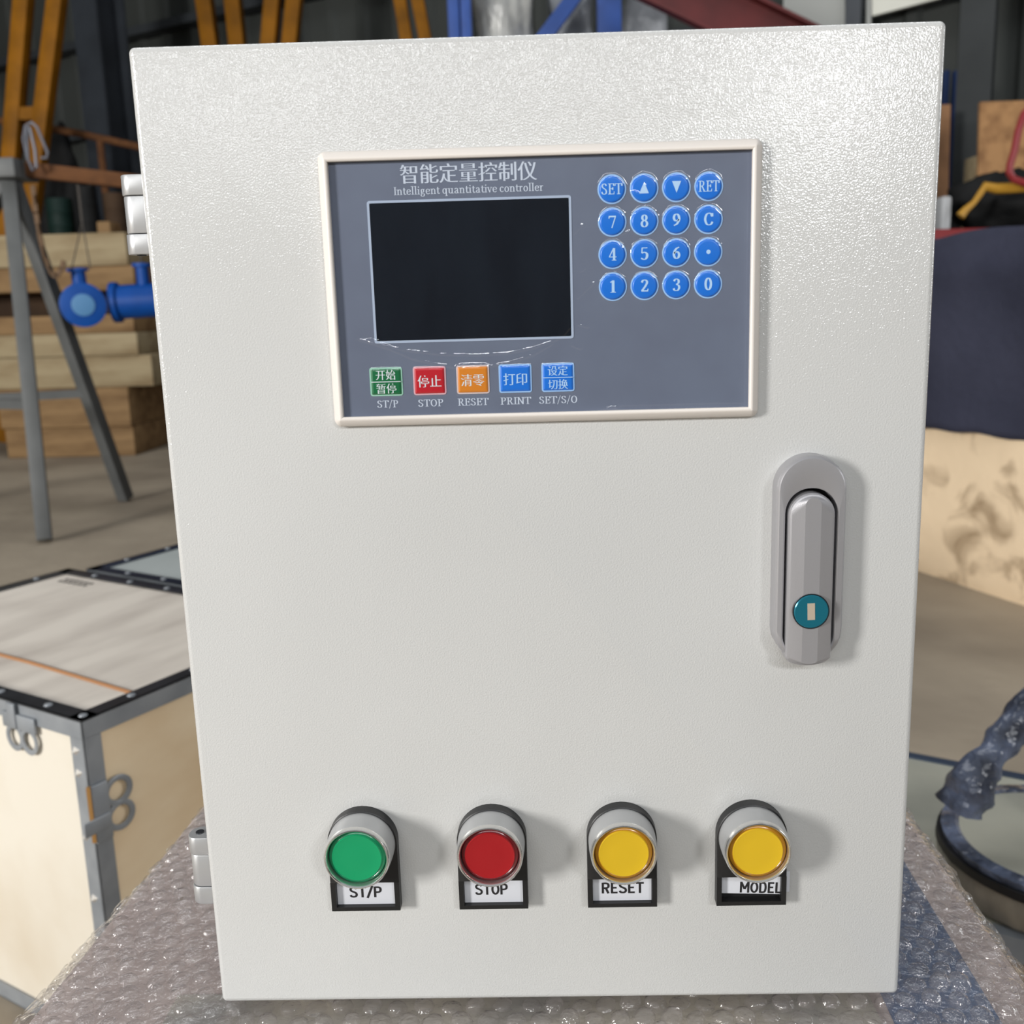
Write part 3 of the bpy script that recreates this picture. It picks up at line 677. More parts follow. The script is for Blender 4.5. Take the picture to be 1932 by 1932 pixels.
# ================================================================== PLYWOOD CRATES
def crate(label, origin, deg, a, b_, h, top_m, front_m, side_m, strip_w=0.021, top_strip=None, latches=True):
    """origin: near corner on the floor. local +x runs along length a, local +y along depth b"""
    t = thing('plywood_crate', label, 'crate', (origin[0], origin[1], 0), R(deg))
    ts = top_strip or steel_strip
    m = MB(); m.box(0.004, a - 0.004, 0.004, b_ - 0.004, h - 0.012, h - 0.003); m.build('lid', top_m, t, smooth=False)
    m = MB(); m.box(0.004, a - 0.004, 0.003, 0.012, 0.002, h - 0.013); m.build('panel', side_m, t, smooth=False)
    m = MB(); m.box(0.004, a - 0.004, b_ - 0.012, b_ - 0.003, 0.002, h - 0.013); m.build('panel', side_m, t, smooth=False)
    m = MB(); m.box(0.003, 0.011, 0.0125, b_ - 0.0125, 0.002, h - 0.013); m.build('panel', front_m, t, smooth=False)
    m = MB(); m.box(a - 0.011, a - 0.003, 0.0125, b_ - 0.0125, 0.002, h - 0.013); m.build('panel', front_m, t, smooth=False)
    w_ = strip_w
    # edge strips: angle sections, one object each
    def angle_x(y, sy, z, sz):
        m = MB(); y1 = y + sy * w_; z1 = z + sz * w_
        m.mi = 0; m.box(0, a, min(y, y + sy * 0.002), max(y, y + sy * 0.002), min(z, z1), max(z, z1))
        m.mi = 1; m.box(0, a, min(y, y1), max(y, y1), min(z, z + sz * 0.002), max(z, z + sz * 0.002)); return m
    def angle_y(x, sx, z, sz):
        m = MB(); x1 = x + sx * w_; z1 = z + sz * w_
        m.mi = 0; m.box(min(x, x + sx * 0.002), max(x, x + sx * 0.002), 0, b_, min(z, z1), max(z, z1))
        m.mi = 1; m.box(min(x, x1), max(x, x1), 0, b_, min(z, z + sz * 0.002), max(z, z + sz * 0.002)); return m
    def angle_z(x, sx, y, sy):
        m = MB(); m.box(min(x, x + sx * w_), max(x, x + sx * w_), min(y, y + sy * 0.002), max(y, y + sy * 0.002), 0, h - 0.0205)
        m.box(min(x, x + sx * 0.002), max(x, x + sx * 0.002), min(y, y + sy * w_), max(y, y + sy * w_), 0, h - 0.0205); return m
    for z, sz, mm in ((h, -1, [steel_strip, ts]), (0.0, 1, [steel_strip, steel_strip])):
        angle_x(0, 1, z, sz).build('edge_strip', mm, t, smooth=False); angle_x(b_, -1, z, sz).build('edge_strip', mm, t, smooth=False)
        angle_y(0, 1, z, sz).build('edge_strip', mm, t, smooth=False); angle_y(a, -1, z, sz).build('edge_strip', mm, t, smooth=False)
    for x, sx in ((0, 1), (a, -1)):
        for y, sy in ((0, 1), (b_, -1)): angle_z(x, sx, y, sy).build('corner_strip', steel_strip, t, smooth=False)
    # punched rivets on the lid strips and the corner strips
    st = MB(); st.lathe((0, 0, 0), (0, 0, 1), [(0.0048, 0), (0.0042, 0.0012), (0.0025, 0.0018)], 10); proto = st.build('rivet', steel_strip, t); proto.location = (w_ * 0.5, w_ * 0.5, h)
    st = MB(); st.lathe((0, 0, 0), (0, 0, 1), [(0.0055, 0), (0.001, 0.004)], 3); proto2 = st.build('rivet', mat('rivet_bright', (222, 216, 206), rough=0.4), t, smooth=False); proto2.location = (0, w_ * 0.6, h - 0.035); proto2.rotation_euler = (0, R(-90), 0)
    spots = [(x, y, h, 0) for x in [0.07 + 0.085 * k for k in range(int((a - 0.1) / 0.085) + 1)] for y in (w_ * 0.55, b_ - w_ * 0.55)]
    spots += [(x, y, h, 0) for y in [0.07 + 0.085 * k for k in range(int((b_ - 0.1) / 0.085) + 1)] for x in (w_ * 0.55, a - w_ * 0.55)]
    spots += [(0, w_ * 0.6, z, 1) for z in [h - 0.06 - 0.072 * k for k in range(int((h - 0.1) / 0.072) + 1)]]
    for x, y, z, kd in spots:
        q = (proto2 if kd else proto).copy(); COL.objects.link(q); q.parent = t; q.location = (x, y, z); q.rotation_euler = (0, R(-90), 0) if kd else (0, 0, 0)
    return t
def clasp(t, M, n=2):
    """sheet-metal ring clasp: two loops side by side under a folded tab"""
    m = MB(); seg = 28
    for k in range(n):
        cx = (k - (n - 1) / 2) * 0.046
        rin = lambda r, z: [M @ Vector((cx + r * math.cos(2 * math.pi * q / seg), r * 1.05 * math.sin(2 * math.pi * q / seg) - 0.002, z)) for q in range(seg)]
        m.rings([rin(0.027, 0.0), rin(0.027, 0.003), rin(0.0245, 0.004), rin(0.018, 0.003), rin(0.017, 0.0)], cap0=False, cap1=False)
    o = m.build('clasp_ring', steel_strip, t)
    m = MB(); m.rbox(-0.052, 0.052, 0.018, 0.05, 0, 0.006, 0.002, M); m.rbox(-0.03, -0.004, 0.02, 0.072, 0.004, 0.009, 0.002, M); m.build('clasp_plate', steel_strip, t)
# nearest crate: near corner (-0.335, 0.542), long side 151 deg, short side 61 deg
cr1 = crate('pale plywood crate with dark lid strips and a long brown streak on its lid', (-0.335 - 0, 0.542), 61, 0.389, 0.579, 0.40, ply_pale, ply_cream, ply_bounce, top_strip=steel_dark)
def onplane(x, y, p0, n):
    d = ray(x, y); p0 = Vector(p0); n = Vector(n); return CAM + d * ((p0 - CAM).dot(n) / d.dot(n))
def local(t, p): return (Matrix.Translation(t.location) @ Euler(t.rotation_euler).to_matrix().to_4x4()).inverted() @ p
U1v = Vector((math.cos(R(61)), math.sin(R(61)), 0)); U2v = Vector((math.cos(R(151)), math.sin(R(151)), 0))
N0 = Vector((-0.335, 0.542, 0))
p = local(cr1, onplane(44, 1392, N0, U1v))
clasp(cr1, Matrix.Translation((-0.0005, p.y, p.z)) @ Matrix(((0, 0, -1, 0), (-1, 0, 0, 0), (0, 1, 0, 0), (0, 0, 0, 1))) @ Matrix.Scale(0.55, 4))
p = local(cr1, onplane(222, 1514, N0, U2v))
clasp(cr1, Matrix.Translation((p.x, -0.0005, p.z)) @ Matrix(((0, -1, 0, 0), (0, 0, -1, 0), (1, 0, 0, 0), (0, 0, 0, 1))) @ Matrix.Scale(0.62, 4))
m = MB(); p1 = local(cr1, ony(163, 1495, 0.53)); m.bar((-0.001, -0.001, p1.z), (-0.001, -0.001, p1.z - 0.062), 0.004, 0.004); m.build('brass_edge', brass, cr1, smooth=False)
a_, b2_ = (local(cr1, onz(x, y, 0.4)) for x, y in ((-60, 1216), (252, 1304)))
m = MB(); m.tube([(a_.x, a_.y, 0.396), ((a_.x * 0.6 + b2_.x * 0.4) + 0.003, a_.y * 0.6 + b2_.y * 0.4, 0.396), (b2_.x, b2_.y, 0.396)], 0.0036, 6); m.build('brown_streak', mat('brown_stain', (158, 112, 74), rough=0.7), cr1)
m = MB(); q = local(cr1, onz(142, 1097, 0.4))
for k in range(6):
    for j in range(2): m.box(q.x - 0.006 + 0.011 * j, q.x + 0.001 + 0.011 * j, q.y + 0.03 - 0.012 * k, q.y + 0.037 - 0.012 * k, 0.397, 0.3975)
m.build('stencil_mark', mat('stencil_ink', (60, 56, 54), rough=0.8), cr1, smooth=False)
# second crate behind it, greyer lid
o2 = N0 + U1v * 0.405 + U2v * (-0.03)
cr2 = crate('plywood crate with a cool grey lid, set against the back of the pale crate', (o2.x, o2.y), 61, 0.36, 0.585, 0.398, mat('lid_grey', (176, 182, 180), rough=0.5, var=(160, 166, 164), vscale=4), ply_cream, ply_bounce, top_strip=mat('blue_strip', (60, 70, 86), rough=0.3, metal=0.8))
# low crate on the other side of the parcel
pn = onz(1868, 1757, 0.2)
o3 = pn + U2v * 0.22
dirx = -U2v
cr3 = thing('plywood_crate', 'low crate with a pale greenish lid carrying the film-wrapped flange', 'crate', (o3.x, o3.y, 0), R(-29))
# local +x = along the near edge towards the right (-29 deg), local +y = away (61 deg)
lid3 = mat('lid_pale', (186, 184, 168), rough=0.45, var=(160, 160, 148), vscale=6)
A3, B3, H3 = 0.75, 0.365, 0.2
m = MB(); m.box(0.004, A3 - 0.004, 0.004, B3 - 0.004, H3 - 0.012, H3 - 0.002); m.build('lid', lid3, cr3, smooth=False)
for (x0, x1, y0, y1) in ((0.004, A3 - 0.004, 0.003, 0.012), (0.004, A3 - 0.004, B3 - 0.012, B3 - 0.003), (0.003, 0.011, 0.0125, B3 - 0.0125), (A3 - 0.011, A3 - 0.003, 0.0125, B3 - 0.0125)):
    m = MB(); m.box(x0, x1, y0, y1, 0.002, H3 - 0.013); m.build('panel', mat('ply_shaded', (134, 112, 84), rough=0.7), cr3, smooth=False)  # panel colour darkened to stand for the parcel's shade
bstrip = mat('blue_grey_strip', (92, 108, 132), rough=0.3, metal=0.7)
for y, sy, mt in ((0, 1, steel_strip), (B3, -1, bstrip)):
    m = MB(); m.box(0, A3, min(y, y + sy * 0.015), max(y, y + sy * 0.015), H3 - 0.002, H3); m.box(0, A3, min(y, y + sy * 0.002), max(y, y + sy * 0.002), H3 - 0.026, H3 - 0.002)
    m.build('edge_strip', mt, cr3, smooth=False)
for x, sx in ((0, 1), (A3, -1)):
    m = MB(); m.box(min(x, x + sx * 0.026), max(x, x + sx * 0.026), 0.026, B3 - 0.026, H3 - 0.002, H3); m.build('edge_strip', steel_dark, cr3, smooth=False)

# film-wrapped flange and its blue-grey wrapped body on the low crate
film2 = mat('stretch_film', (150, 142, 128), rough=0.22, spec=0.6, var=(110, 104, 94), vscale=22, bump=0.006, bscale=30, stretch=(1, 1, 0.4))
bluef = mat('blue_grey_film', (112, 122, 146), rough=0.25, spec=0.6, var=(62, 66, 78), vscale=30, bump=0.006, bscale=60)
blackr = mat('black_gasket', (18, 18, 20), rough=0.5)
fc = onz(1992, 1668, H3); 
fl_ = thing('wrapped_flange', 'round flange fitting in stretch film with a blue-grey wrapped neck on the low crate', 'fitting', (fc.x, fc.y, H3))
RF = 0.118
m = MB(); prof = [(RF * 0.92, 0.0), (RF * 0.97, 0.008), (RF * 0.985, 0.024), (RF * 0.97, 0.036)]
rings = []
for r_, h_ in prof:
    rings.append([Vector(((r_ + 0.004 * mnoise.noise((k * 0.5, h_ * 40, 2))) * math.cos(2 * math.pi * k / 48), (r_ + 0.004 * mnoise.noise((k * 0.5, h_ * 40, 7))) * math.sin(2 * math.pi * k / 48), h_)) for k in range(48)])
m.rings(rings); m.build('film_wrapped_disc', film2, fl_, angle=60)
m = MB(); m.lathe((0, 0, 0), (0, 0, 1), [(RF * 0.97, 0.036), (RF * 1.0, 0.038), (RF * 0.99, 0.046), (RF * 0.9, 0.047)], 48); m.build('gasket', blackr, fl_)
def lumpy(mb, pts, rad, n=20, amp=0.25, sc=30):
    pts = [Vector(p) for p in pts]; dense = []; rr = []
    for (a, ra), (b, rb) in zip(list(zip(pts, rad))[:-1], list(zip(pts, rad))[1:]):
        for k in range(6): dense.append(a.lerp(b, k / 6)); rr.append(ra + (rb - ra) * k / 6)
    dense.append(pts[-1]); rr.append(rad[-1])
    k0 = len(mb.v); mb.tube(dense, rr, n)
    for i in range(k0, len(mb.v)):
        p = Vector(mb.v[i]); c = min(dense, key=lambda q: (q - p).length)
        mb.v[i] = tuple(p + (p - c) * amp * mnoise.noise(p * sc))
def rel(x, y, Yp): return ony(x, y, Yp) - Vector((fc.x, fc.y, H3))
YY = fc.y
m = MB(); lumpy(m, [rel(1812, 1522, YY - 0.03), rel(1832, 1478, YY - 0.03), rel(1868, 1430, YY - 0.02), rel(1900, 1388, YY - 0.01), rel(1938, 1345, YY), rel(2000, 1318, YY + 0.01), rel(2070, 1350, YY), rel(2110, 1430, YY - 0.01), rel(2130, 1522, YY - 0.02)], [0.024, 0.022, 0.016, 0.015, 0.019, 0.021, 0.019, 0.018, 0.02], amp=0.32, sc=60)
m.build('wrapped_neck', bluef, fl_, angle=50)
m = MB(); m.lathe((0, 0, 0), (0, 0, 1), [(RF * 0.95, 0.046), (RF * 0.96, 0.053), (RF * 0.84, 0.055), (RF * 0.80, 0.052)], 40, cap1=False); m.build('wrapped_plate', bluef, fl_)
m = MB(); m.lathe((0, 0, 0), (0, 0, 1), [(RF * 0.82, 0.048), (RF * 0.82, 0.0525), (RF * 0.3, 0.053)], 40); m.build('pale_face', lid3, fl_)
m = MB(); lumpy(m, [(0.03, 0, 0.05), (0.035, 0, 0.08), (0.04, 0, 0.11)], [0.03, 0.028, 0.024], amp=0.3, sc=40); m.build('wrapped_spindle', film2, fl_, angle=50)

# ================================================================== CLOTH-COVERED CONTAINER
A = onz(1740, 1080, 0); B_ = onz(1932, 1143, 0); dr = (B_ - A).normalized(); nr = Vector((-dr.y, dr.x, 0))
if nr.x < 0: nr = -nr
ct = thing('stained_container', 'large stained cream wooden container with a dark blue cloth thrown over it', 'container', A)
stain = mat('stained_cream', (242, 218, 184), rough=0.75, var=(168, 144, 114), vscale=7, thr=(0.52, 0.70), distort=0.8, bump=0.004, bscale=12)
Mb = Matrix((dr, nr, Vector((0, 0, 1)))).transposed().to_4x4()
TOPZ = 0.922
m = MB(); n_ = 24; prof = []
# gently bulging face
for z, out in ((0.0, 0.0), (0.04, 0.012), (0.25, 0.03), (0.5, 0.035), (0.75, 0.03), (0.90, 0.01), (TOPZ, -0.03)):
    prof.append([Mb @ Vector((s_, -out + 0.0, z)) for s_ in (-1.0, 0.9)] + [Mb @ Vector((s_, 0.9, z)) for s_ in (0.9, -1.0)])
m.rings(prof); m.build('side', stain, ct, angle=60)
cloth_m = mat('navy_cloth', (58, 60, 76), rough=0.9, spec=0.2, var=(48, 50, 65), vscale=4, bump=0.003, bscale=40)
m = MB(); NS, NT = 60, 44; vs = []
for j in range(NT + 1):
    for i in range(NS + 1):
        s_ = -0.9 + 1.75 * i / NS; wob = 0.5 + 0.5 * math.sin(s_ * 5 + 0.8)
        low = 0.385 + 0.05 * math.sin(s_ * 6.0 + 1.2) + 0.20 * max(0, s_ - 0.05) + 0.012 * mnoise.noise((s_ * 9, 0, 0))
        t = j / NT
        topz = TOPZ + 0.045 + 0.02 * mnoise.noise((s_ * 3, 1, 0)) + 0.025 * s_
        if t < 0.62:
            q = t / 0.62; z = low + (topz - low) * q
            out = 0.055 + 0.02 * math.sin(s_ * 11 + q * 2) * (1 - q) + 0.012 * mnoise.noise((s_ * 6, q * 3, 5)) - 0.05 * max(0, q - 0.8) / 0.2
            vs.append(Mb @ Vector((s_, -out, z)))
        else:
            q = (t - 0.62) / 0.38; vs.append(Mb @ Vector((s_, 0.0 + 0.85 * q, topz + 0.02 * mnoise.noise((s_ * 3, q * 3, 8)))))
m.add(vs, [(j * (NS + 1) + i, j * (NS + 1) + i + 1, (j + 1) * (NS + 1) + i + 1, (j + 1) * (NS + 1) + i) for j in range(NT) for i in range(NS)])
cl = m.build('cloth', cloth_m, None, angle=180, recalc=False); cl.name = 'dust_cloth'; cl.location = A
md = cl.modifiers.new('thick', 'SOLIDIFY'); md.thickness = 0.004
tag(cl, 'dark navy cloth draped over the stained cream container', 'cloth')

# ================================================================== BACKGROUND, SIDE WITH THE TRESTLE
grey_paint = mat('grey_paint', (90, 92, 92), rough=0.6, metal=0.1, var=(76, 78, 78), vscale=6)
rust = mat('rusty_brown', (98, 64, 38), rough=0.8, spec=0.2, var=(76, 49, 30), vscale=12)
gA, gB = onz(85, 1025, 0), onz(238, 946, 0); gT = ony(14, 322, 3.45); gC = Vector((-2.75, 3.5, 0))
tr = thing('steel_trestle', 'grey steel three-legged trestle holding a rusty hanging bar', 'trestle', (gT.x, gT.y, 0))
T0 = Vector((gT.x, gT.y, 0))
for q in (gA, gB, gC):
    m = MB(); dv = (gT - q).normalized(); m.bar(q - T0 + Vector((0, 0, 0.012)), gT - T0 + (q - gT).normalized() * 0.03, 0.052, 0.052, r=0.004); m.build('leg', grey_paint, tr)
m = MB(); m.rbox(-0.13, 0.075, -0.09, 0.09, gT.z - 0.035, gT.z + 0.035, 0.006); m.build('head_plate', grey_paint, tr)
fr = lambda q, z: q.lerp(gT, z / gT.z) - T0
for a, b2 in ((gB, gC), (gA, gC)):
    m = MB(); m.bar(fr(a, 0.50), fr(b2, 0.50), 0.03, 0.035); m.build('brace', grey_paint, tr, smooth=False)
# hanging bar and the second trestle that carries its far end (behind the cabinet)
hbA = ony(30, 318, 3.45); hbB = ony(330, 352, 3.6)
hb_ = MB(); hb_.bar(hbA - T0, hbB - T0, 0.05, 0.055, r=0.006); hbo = hb_.build('hanging_bar', rust, tr)
g2 = hbB + Vector((0.12, 0.02, 0))
tr2 = thing('steel_trestle', 'grey steel trestle standing behind the control cabinet', 'trestle', (g2.x, g2.y, 0))
for dx, dy in ((0.1, -0.4), (0.15, 0.4), (0.75, 0)):
    m = MB(); m.bar((dx, dy, 0.012), (0, 0, g2.z - 0.05), 0.052, 0.052, r=0.004); m.build('leg', grey_paint, tr2)
m = MB(); m.rbox(-0.13, 0.1, -0.09, 0.09, g2.z - 0.11, g2.z - 0.035, 0.006); m.build('head_plate', grey_paint, tr2)

# blue flow meters hung on wires
blue_p = mat('meter_blue', (0, 66, 142), rough=0.5, spec=0.25, var=(0, 58, 128), vscale=10)
pale_b = mat('meter_bore', (70, 118, 160), rough=0.5)
wire_m = mat('wire_dark', (70, 66, 62), rough=0.5, metal=0.5)
YM = 3.52
def px_len(n, Y): return n / F_PX * (Y - CAM.y) * 1.0
c1 = ony(157, 576, YM); s1 = px_len(1, YM)
fm1 = thing('flow_meter', 'blue flow meter hanging on a wire with its round flange face turned to the front', 'flow meter', c1)
ax = Vector((CAM.x - c1.x, CAM.y - c1.y, 0)).normalized()
m = MB(); m.lathe(-ax * 0.07, ax, [(40 * s1, 0), (40 * s1, 0.022), (30 * s1, 0.03), (30 * s1, 0.11), (40 * s1, 0.118), (40 * s1, 0.14), (36 * s1, 0.143)], 32); m.build('body', blue_p, fm1)
m = MB(); m.lathe(ax * 0.071, ax, [(20 * s1, 0), (20 * s1, 0.006), (18 * s1, 0.007)], 28); m.build('bore', pale_b, fm1)
m = MB(); m.lathe((0, 0, 0), (-0.05, 0, 1), [(12.5 * s1, 0.03), (12.5 * s1, 62 * s1), (19 * s1, 62 * s1), (19 * s1, 67 * s1)], 20); m.build('neck', blue_p, fm1)
hk = ony(147, 347.5, YM) - c1
m = MB(); m.tube([(-0.03, 0, 66 * s1), (hk.x, 0, 150 * s1)], 0.0025, 6); m.tube([(0.045, 0, 66 * s1), (hk.x, 0, 150 * s1)], 0.0025, 6); m.tube([(hk.x, 0, 150 * s1), (hk.x, 0, hk.z)], 0.005, 6); m.build('wire', wire_m, fm1)
c2 = ony(262, 568, YM + 0.08); s2 = px_len(1, YM + 0.08)
fm2 = thing('flow_meter', 'blue flow meter hanging side-on beside the cabinet edge', 'flow meter', c2)
m = MB(); ax2 = Vector((1, 0.15, 0.04)).normalized()
m.lathe(-ax2 * 46 * s2, ax2, [(37 * s2, 0), (37 * s2, 11 * s2), (31 * s2, 13 * s2), (31 * s2, 79 * s2), (37 * s2, 81 * s2), (37 * s2, 92 * s2)], 32); m.build('body', blue_p, fm2)
m = MB(); m.lathe((12 * s2, 0, 0), (0, 0, 1), [(11 * s2, 20 * s2), (11 * s2, 62 * s2), (17 * s2, 62 * s2), (17 * s2, 68 * s2)], 20); m.build('neck', blue_p, fm2)
m = MB(); hz = ony(262, 360, YM + 0.08).z - c2.z; m.tube([(12 * s2, 0, 66 * s2), (12 * s2, 0, hz)], 0.004, 6); m.build('wire', wire_m, fm2)
# steel hooks hung over the bar
hook_m = mat('hook_steel', (96, 98, 106), rough=0.5, metal=0.3)
for lab, ptsx in (('bent steel rod hook with a wide open loop above the trestle head', [(52, 300), (44, 262), (48, 238), (60, 231), (70, 240), (90, 288), (88, 298), (78, 298)]), ('narrow bent steel rod hook hanging over the trestle head', [(50, 238), (53, 300), (62, 322), (69, 316), (66, 282), (56, 240)])):
    q = [ony(x, y, 3.40) for x, y in ptsx]; m = MB(); cc_ = q[0]; m.tube([p - cc_ for p in q], 0.0055, 8); o = m.build('lifting_hook', hook_m); o.location = cc_; tag(o, lab, 'hook')
# chain in a slack loop
q = [ony(x, y, 3.44) for x, y in [(62, 350), (68, 400), (74, 440), (84, 485), (96, 515), (106, 521), (116, 508), (120, 494)]]
m = MB()
for a, b2 in zip(q[:-1], q[1:]):
    n = max(1, int((b2 - a).length / 0.03))
    for k in range(n):
        p0 = a.lerp(b2, k / n) - q[0]; p1 = a.lerp(b2, (k + 1.15) / n) - q[0]
        m.bar(p0, p1, 0.018 if k % 2 else 0.008, 0.008 if k % 2 else 0.018)
o = m.build('slack_chain', mat('chain_rust', (92, 70, 48), rough=0.7, metal=0.3), smooth=False); o.location = q[0]; tag(o, 'thin rusty chain hanging in a slack loop from the trestle', 'chain')

# timber stack
wood_a = mat('timber_pale', (152, 138, 110), rough=0.8, spec=0.2, var=(128, 111, 84), vscale=5, stretch=(0.6, 3, 3), thr=(0.4, 0.7))
wood_b = mat('timber_brown', (134, 108, 76), rough=0.8, spec=0.2, var=(104, 80, 54), vscale=5, stretch=(0.6, 3, 3), thr=(0.4, 0.7))
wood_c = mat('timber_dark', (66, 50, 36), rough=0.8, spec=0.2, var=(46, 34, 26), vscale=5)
YT = 5.35
def beam(x0, x1, y0, y1, m_, lab, Y=YT, depth=0.9, skew=0.0, name='timber_beam', cat='timber', grp=None):
    a = ony(x0, y1, Y); b2 = ony(x1, y0, Y); c = ony((x0 + x1) / 2, (y0 + y1) / 2, Y)
    hz_ = (ony(x1, y0, Y).z - ony(x1, y1, Y).z)
    m = MB(); m.rbox(a.x - c.x, b2.x - c.x, 0, depth, 0, hz_, 0.010)
    o = m.build(name, m_); o.location = (c.x, Y, max(0.0, ony(x1, y1, Y).z)); tag(o, lab, cat, grp); return o
layers = [(804, 863, 250, 14, wood_b), (730, 802, 243, 4, wood_b), (669, 727, 283, -90, wood_a), (627, 667, 258, -90, wood_a), (592, 625, 250, -80, wood_b), (547, 591, 236, -80, wood_c), (500, 546, 252, -90, wood_b), (438, 498, 238, -90, wood_a)]  # the stack's shaded gap is put in as a dark-coloured layer
LNAME = ['knotty brown timber block, lowest of the stack', 'brown timber block second up from the floor in the stack', 'longest pale timber beam of the stack, ending furthest out', 'pale timber beam resting on the longest beam of the stack', 'thin brown timber beam below the dark gap of the stack', 'spacer timber set back in the stack, coloured dark for the shaded gap', 'brown timber beam above the dark gap of the stack', 'pale timber beam on top of the stack']
zprev = 0
for (y0, y1, x1, x0, m_), lab in zip(layers, LNAME):
    o = beam(x0, x1, y0, y1, m_, lab)
    # rest each piece on the one below
    top = ony(x1, y0, YT).z
    me = o.data; h_ = max(v.co.z for v in me.vertices); newh = top - zprev
    for v in me.vertices: v.co.z *= newh / h_
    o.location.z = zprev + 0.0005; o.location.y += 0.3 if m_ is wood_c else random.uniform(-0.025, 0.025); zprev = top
m_o = beam(183, 206, 411, 437, wood_b, 'small offcut block lying on the top beam of the stack', Y=YT + 0.15, depth=0.15, name='timber_offcut'); m_o.location.z = zprev + 0.001
beam(262, 330, 600, 668, wood_c, 'dark timber end stacked behind the longest beam', Y=YT + 0.95, depth=0.5)
b_lo = beam(246, 330, 725, 845, mat('orange_steel', (190, 110, 30), rough=0.5, var=(120, 74, 30), vscale=4), 'dull orange steel box behind the timber stack', Y=YT + 0.96, depth=0.22, name='steel_box', cat='box'); b_lo.location.z = 0
for o in [x for x in COL.objects if x.get('label') == 'dark timber end stacked behind the longest beam']: o.location.z = max(v.co.z for v in b_lo.data.vertices) + 0.001
# dark goods on and behind the stack
dark_m = mat('dark_goods', (16, 17, 18), rough=0.7, spec=0.2, var=(28, 28, 28), vscale=6); dgreen = mat('dark_green', (14, 34, 30), rough=0.6, spec=0.2)
def drum(px, pyb, pyt, wpx, Y, m_, lab, name='storage_drum', cat='drum', zb=None):
    c = ony(px, pyb, Y); t = ony(px, pyt, Y); r_ = px_len(wpx, Y) / 2; zb = c.z if zb is None else zb
    m = MB(); h_ = t.z - zb; m.lathe((0, 0, 0), (0, 0, 1), [(r_ * 0.96, 0), (r_, 0.01), (r_, h_ * 0.33), (r_ * 1.03, h_ * 0.35), (r_, h_ * 0.37), (r_, h_ * 0.66), (r_ * 1.03, h_ * 0.68), (r_, h_ * 0.7), (r_, h_ - 0.01), (r_ * 0.95, h_)], 24)
    o = m.build(name, m_); o.location = (c.x, Y, zb); tag(o, lab, cat); return o
drum(168, 440, 352, 34, YT + 0.5, dark_m, 'black drum standing on the timber stack', zb=zprev + 0.001)
drum(118, 440, 375, 46, YT + 0.6, dgreen, 'dark green drum standing on the timber stack', zb=zprev + 0.001)
drum(222, 440, 365, 40, YT + 0.62, wood_c, 'dark brown drum standing on the timber stack', zb=zprev + 0.001)
# rusty pipe railing behind the stack
q = [ony(x, y, 6.6) for x, y in [(-40, 222), (45, 234), (150, 252), (330, 292)]]
zf = [p.z for p in q]
rl = thing('pipe_railing', 'thin rusty pipe railing behind the timber stack', 'railing', (q[1].x, 6.6, 0)); O_ = Vector((q[1].x, 6.6, 0))
m = MB(); m.tube([p - O_ for p in q], 0.025, 8); m.build('top_rail', rust, rl)
for x, y in ((-20, 225), (188, 260), (310, 288)):
    p = ony(x, y, 6.6); m = MB(); m.tube([p - O_, Vector((p.x - O_.x, 0, 0.0))], 0.025, 8); m.build('post', rust, rl)
# dark heap (covered machine) behind the trestle
def heap(cx, cy, wpx, hpx, Y, m_, lab, cat, name, zb=0.0, amp=0.3):
    c = ony(cx, cy, Y); rx = px_len(wpx, Y) / 2; top = ony(cx, cy - hpx / 2, Y).z
    bm = bmesh.new(); bmesh.ops.create_icosphere(bm, subdivisions=4, radius=1)
    for v in bm.verts:
        n = 1 + amp * mnoise.noise(v.co * 1.8 + Vector((cx, cy, 0))) + 0.12 * mnoise.noise(v.co * 5); v.co *= n
        z = (v.co.z + 1) / 2 * (top - zb); v.co = Vector((v.co.x * rx, v.co.y * rx * 0.7, max(z, 0)))
    me = bpy.data.meshes.new(name); bm.to_mesh(me); bm.free(); me.materials.append(m_); me.polygons.foreach_set('use_smooth', [True] * len(me.polygons))
    o = bpy.data.objects.new(name, me); COL.objects.link(o); o.location = (c.x, Y, zb); tag(o, lab, cat); return o
heap(112, 300, 110, 70, 7.4, dark_m, 'black covered machine behind the pipe railing', 'machine', 'covered_machine')

# steel columns of the hall
colm = mat('column_steel', (58, 63, 70), rough=0.5, metal=0.2, var=(48, 52, 58), vscale=3)
def hcolumn(px_c, wpx, Y, lab, m_=colm, flange=0.05):
    p = ony(px_c[0], px_c[1], Y); w_ = px_len(wpx, Y)
    t = thing('steel_column', lab, 'column', (p.x, p.y, 0), WA)
    m = MB(); m.box(-w_ / 2, w_ / 2, -w_ / 2, -w_ / 2 + 0.02, 0, 6.9); m.build('flange', m_, t, smooth=False)
    m = MB(); m.box(-w_ / 2, w_ / 2, w_ / 2 - 0.02, w_ / 2, 0, 6.9); m.build('flange', m_, t, smooth=False)
    m = MB(); m.box(-0.012, 0.012, -w_ / 2 + 0.02, w_ / 2 - 0.02, 0, 6.9); m.build('web', m_, t, smooth=False)
    m = MB(); m.box(-w_ * 0.75, w_ * 0.75, -w_ * 0.75, w_ * 0.75, 0.0, 0.025); m.build('base_plate', m_, t, smooth=False)
    return t
hcolumn((205, 200), 62, 7.6, 'dark blue-grey steel column behind the yellow gantry legs')
hcolumn((1838, 200), 56, 5.1, 'grey steel column beside the leaning particle boards', mat('column_grey', (58, 61, 62), rough=0.65, spec=0.2, var=(50, 53, 54), vscale=3))
hcolumn((1612, 20), 26, 5.9, 'narrow dark steel column above the cabinet top', colm)

